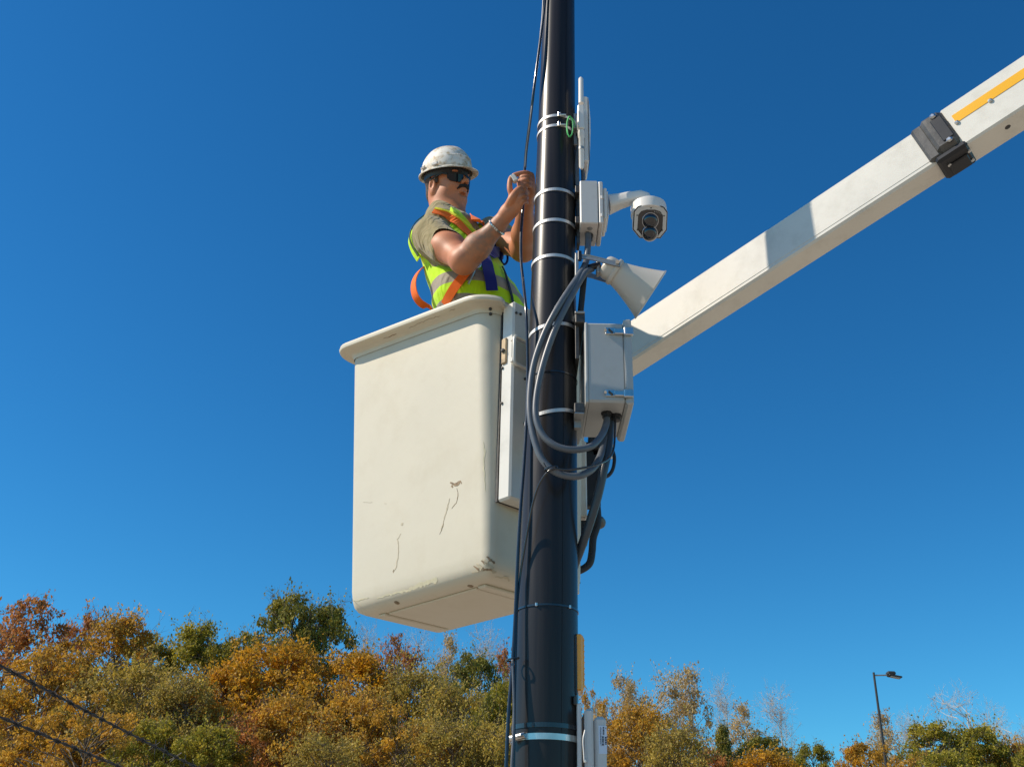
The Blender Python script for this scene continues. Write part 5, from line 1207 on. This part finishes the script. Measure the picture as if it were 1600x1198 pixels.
inn1 = [(.112*math.cos(a), .088*math.sin(a), .05) for a in (2*math.pi*j/nth for j in range(nth))]; inn2 = [(.06*math.cos(a), .05*math.sin(a), .092) for a in (2*math.pi*j/nth for j in range(nth))]
rows = [inn2, inn1, inn0, br2, br1]+lay
HO = Hd(*c0)
for row in rows: vs += [HO+K*(hf*x+hl_*y+HT*z) for x, y, z in row]
nr = len(rows); fs = [(i*nth+j, i*nth+(j+1) % nth, (i+1)*nth+(j+1) % nth, (i+1)*nth+j) for i in range(nr-1) for j in range(nth)]; fs.append(tuple(range(nth))[::-1])
mb.add(vs, fs, 0, True)
M_hat = mat('scuffed_hard_hat', (0.76, 0.71, 0.62), 0.55, var=0.06, scale=12, dirt=(0.40, 0.27, 0.12), dirt_amt=1.0, dirt_scale=34)
for n_h in M_hat.node_tree.nodes:
    if n_h.type == 'VALTORGB' and n_h.color_ramp.elements[0].color[0] == 0: n_h.color_ramp.elements[0].position = 0.44; n_h.color_ramp.elements[1].position = 0.62
obj('shell', mb, M_hat, hat)
def hp3(x, y, z): return HO+K*(hf*x+hl_*y+HT*z)
obj('accessory_slot', MB().box(hp3(.030, -.1005, .010), (.030, .006, .011), (hf, hl_, HT), bev=.002), M_equip, hat)
obj('sticker', MB().box(hp3(-.045, -.0955, .012), (.030, .003, .009), (unit(hf*.95-hl_*.3), unit(hl_*.95+hf*.3), HT), bev=.0005), mat('worn_sticker', (0.33, 0.30, 0.26), 0.7, var=0.4, scale=200), hat)
hb_ = [HO+K*(hf*(.100*math.cos(a)-.002)+hl_*.080*math.sin(a)+HT*(-.016)) for a in np.linspace(0, 2*math.pi, 41)]
mb = MB(); mb.ribbon(hb_, [unit(p-HO) for p in hb_], .024, .003); 
obj('headband', mb, M_black, hat)
mb = MB(); mb.tube(spline([Hd(-.098, -.02, .030), Hd(-.104, 0, -.004), Hd(-.099, 0, -.030)], 5), .010, 8); obj('ratchet', mb, M_black, hat)
# hair, moustache
s = SDF(HC-np.array([.16, .16, .16]), HC+np.array([.16, .16, .16]), 0.003)
s.ell(Hd(-.016, 0, .036), hr(.094, .079, .082), HR, 0); s.ell(Hd(-.058, 0, -.035), hr(.042, .055, .055), HR, .02)
s.plane(Hd(-.022, 0, 0), unit(hf*.9+hu_*0.25)) ; s.plane(Hd(0, 0, -.078), -hu_)
hair = sdf_obj('hair', [s], mat('brown_hair', (0.075, 0.042, 0.022), 0.7, var=0.5, scale=90, stretch=(1, 1, .15), bump=0.5, bscale=300), person)
for sg in (-1, 1):
    obj('sideburn', MB().box(Hd(.008, sg*.0715, .006), hr(.016, .006, .04), (hf, hl_, hu_), bev=.002), hair.data.materials[0], hair)
s = SDF(Hd(.1, 0, -.04)-.06, Hd(.1, 0, -.04)+.06, .0018)
for sg in (-1, 1):
    s.cap(Hd(.1035, sg*.004, -.031), Hd(.098, sg*.020, -.035), .0072*K, .0064*K, .004); s.cap(Hd(.098, sg*.020, -.035), Hd(.087, sg*.030, -.047), .0064*K, .003*K, .004)
mo = sdf_obj('moustache', [s], mat('black_moustache_hair', (0.018, 0.012, 0.009), 0.7, var=0.5, scale=150, bump=0.6, bscale=500), hair)
for sg in (-1, 1): obj('eyebrow', MB().tube([Hd(.088, sg*.014, .031), Hd(.084, sg*.030, .035), Hd(.070, sg*.046, .030)], [.003, .0035, .002], 6), mo.data.materials[0], hair)
# sunglasses
gl_ = link('sunglasses', None, person); M_shade = mat('dark_tinted_lens', (0.006, 0.006, 0.010), 0.12, var=0.1, spec=0.35)
def gpt(a, t, off=0.0):     # wrap surface
    rx, ry = .058+off, .070+off; return Hd(.040+rx*math.cos(a)*1.02, ry*math.sin(a), .0045+t)
for sg in (-1, 1):
    mb = MB(); n = 14; up, dn_ = [], []
    for i in range(n+1):
        u = i/n; a = sg*R_(6+62*u); hi_ = .0135*(1-.10*u**3); lo_ = -.025*(math.sin(math.pi*min(1, .18+.70*u))**.6)*(1 if u < .9 else .75)
        up.append((a, hi_)); dn_.append((a, lo_))
    vs = [gpt(a, t, .002) for a, t in up]+[gpt(a, t, .000) for a, t in dn_]+[gpt(a, t, -.001) for a, t in up]+[gpt(a, t, -.003) for a, t in dn_]; m_ = n+1
    mb.add(vs, [(i, i+1, m_+i+1, m_+i) for i in range(n)]+[(2*m_+i, 3*m_+i, 3*m_+i+1, 2*m_+i+1) for i in range(n)]+[(i, 2*m_+i, 2*m_+i+1, i+1) for i in range(n)]+[(m_+i, m_+i+1, 3*m_+i+1, 3*m_+i) for i in range(n)]+[(0, m_, 3*m_, 2*m_), (n, 2*m_+n, 3*m_+n, m_+n)], 0, True)
    obj('lens', mb, M_shade, gl_)
    obj('temple_arm', MB().tube([gpt(sg*R_(66), .008, .001), Hd(.045, sg*.0775, .016), Hd(.0, sg*.080, .008), Hd(-.018, sg*.083, -.002)], [.004, .0035, .003, .0025], 8), M_black, gl_)
mb = MB(); mb.tube([gpt(R_(a), .0125, .0015) for a in range(-66, 67, 6)], .0028, 8); mb.tube([gpt(R_(-8), -.004, .001), gpt(0, .003, .002), gpt(R_(8), -.004, .001)], .003, 8)
obj('frame', mb, M_black, gl_)

# connector he holds
cp = P(803, 279.5, YHN-.008); ca = unit(P(808, 287, YHN-.010)-P(798, 273, YHN-.006)); cb2 = unit(np.cross(ca, (0, 1, 0)))
kn_th = thing('cable_connector', tuple(cp), 'small white cable connector pinched between the fingertips of the worker', 'connector')
obj('housing', MB().box(cp, (.030, .017, .017), (ca, cb2, np.cross(ca, cb2)), bev=.0025), M_white, kn_th)
obj('latch_tab', MB().box(cp+cb2*.0095-ca*.002, (.016, .003, .007), (ca, cb2, np.cross(ca, cb2)), bev=.0008), M_white, kn_th)
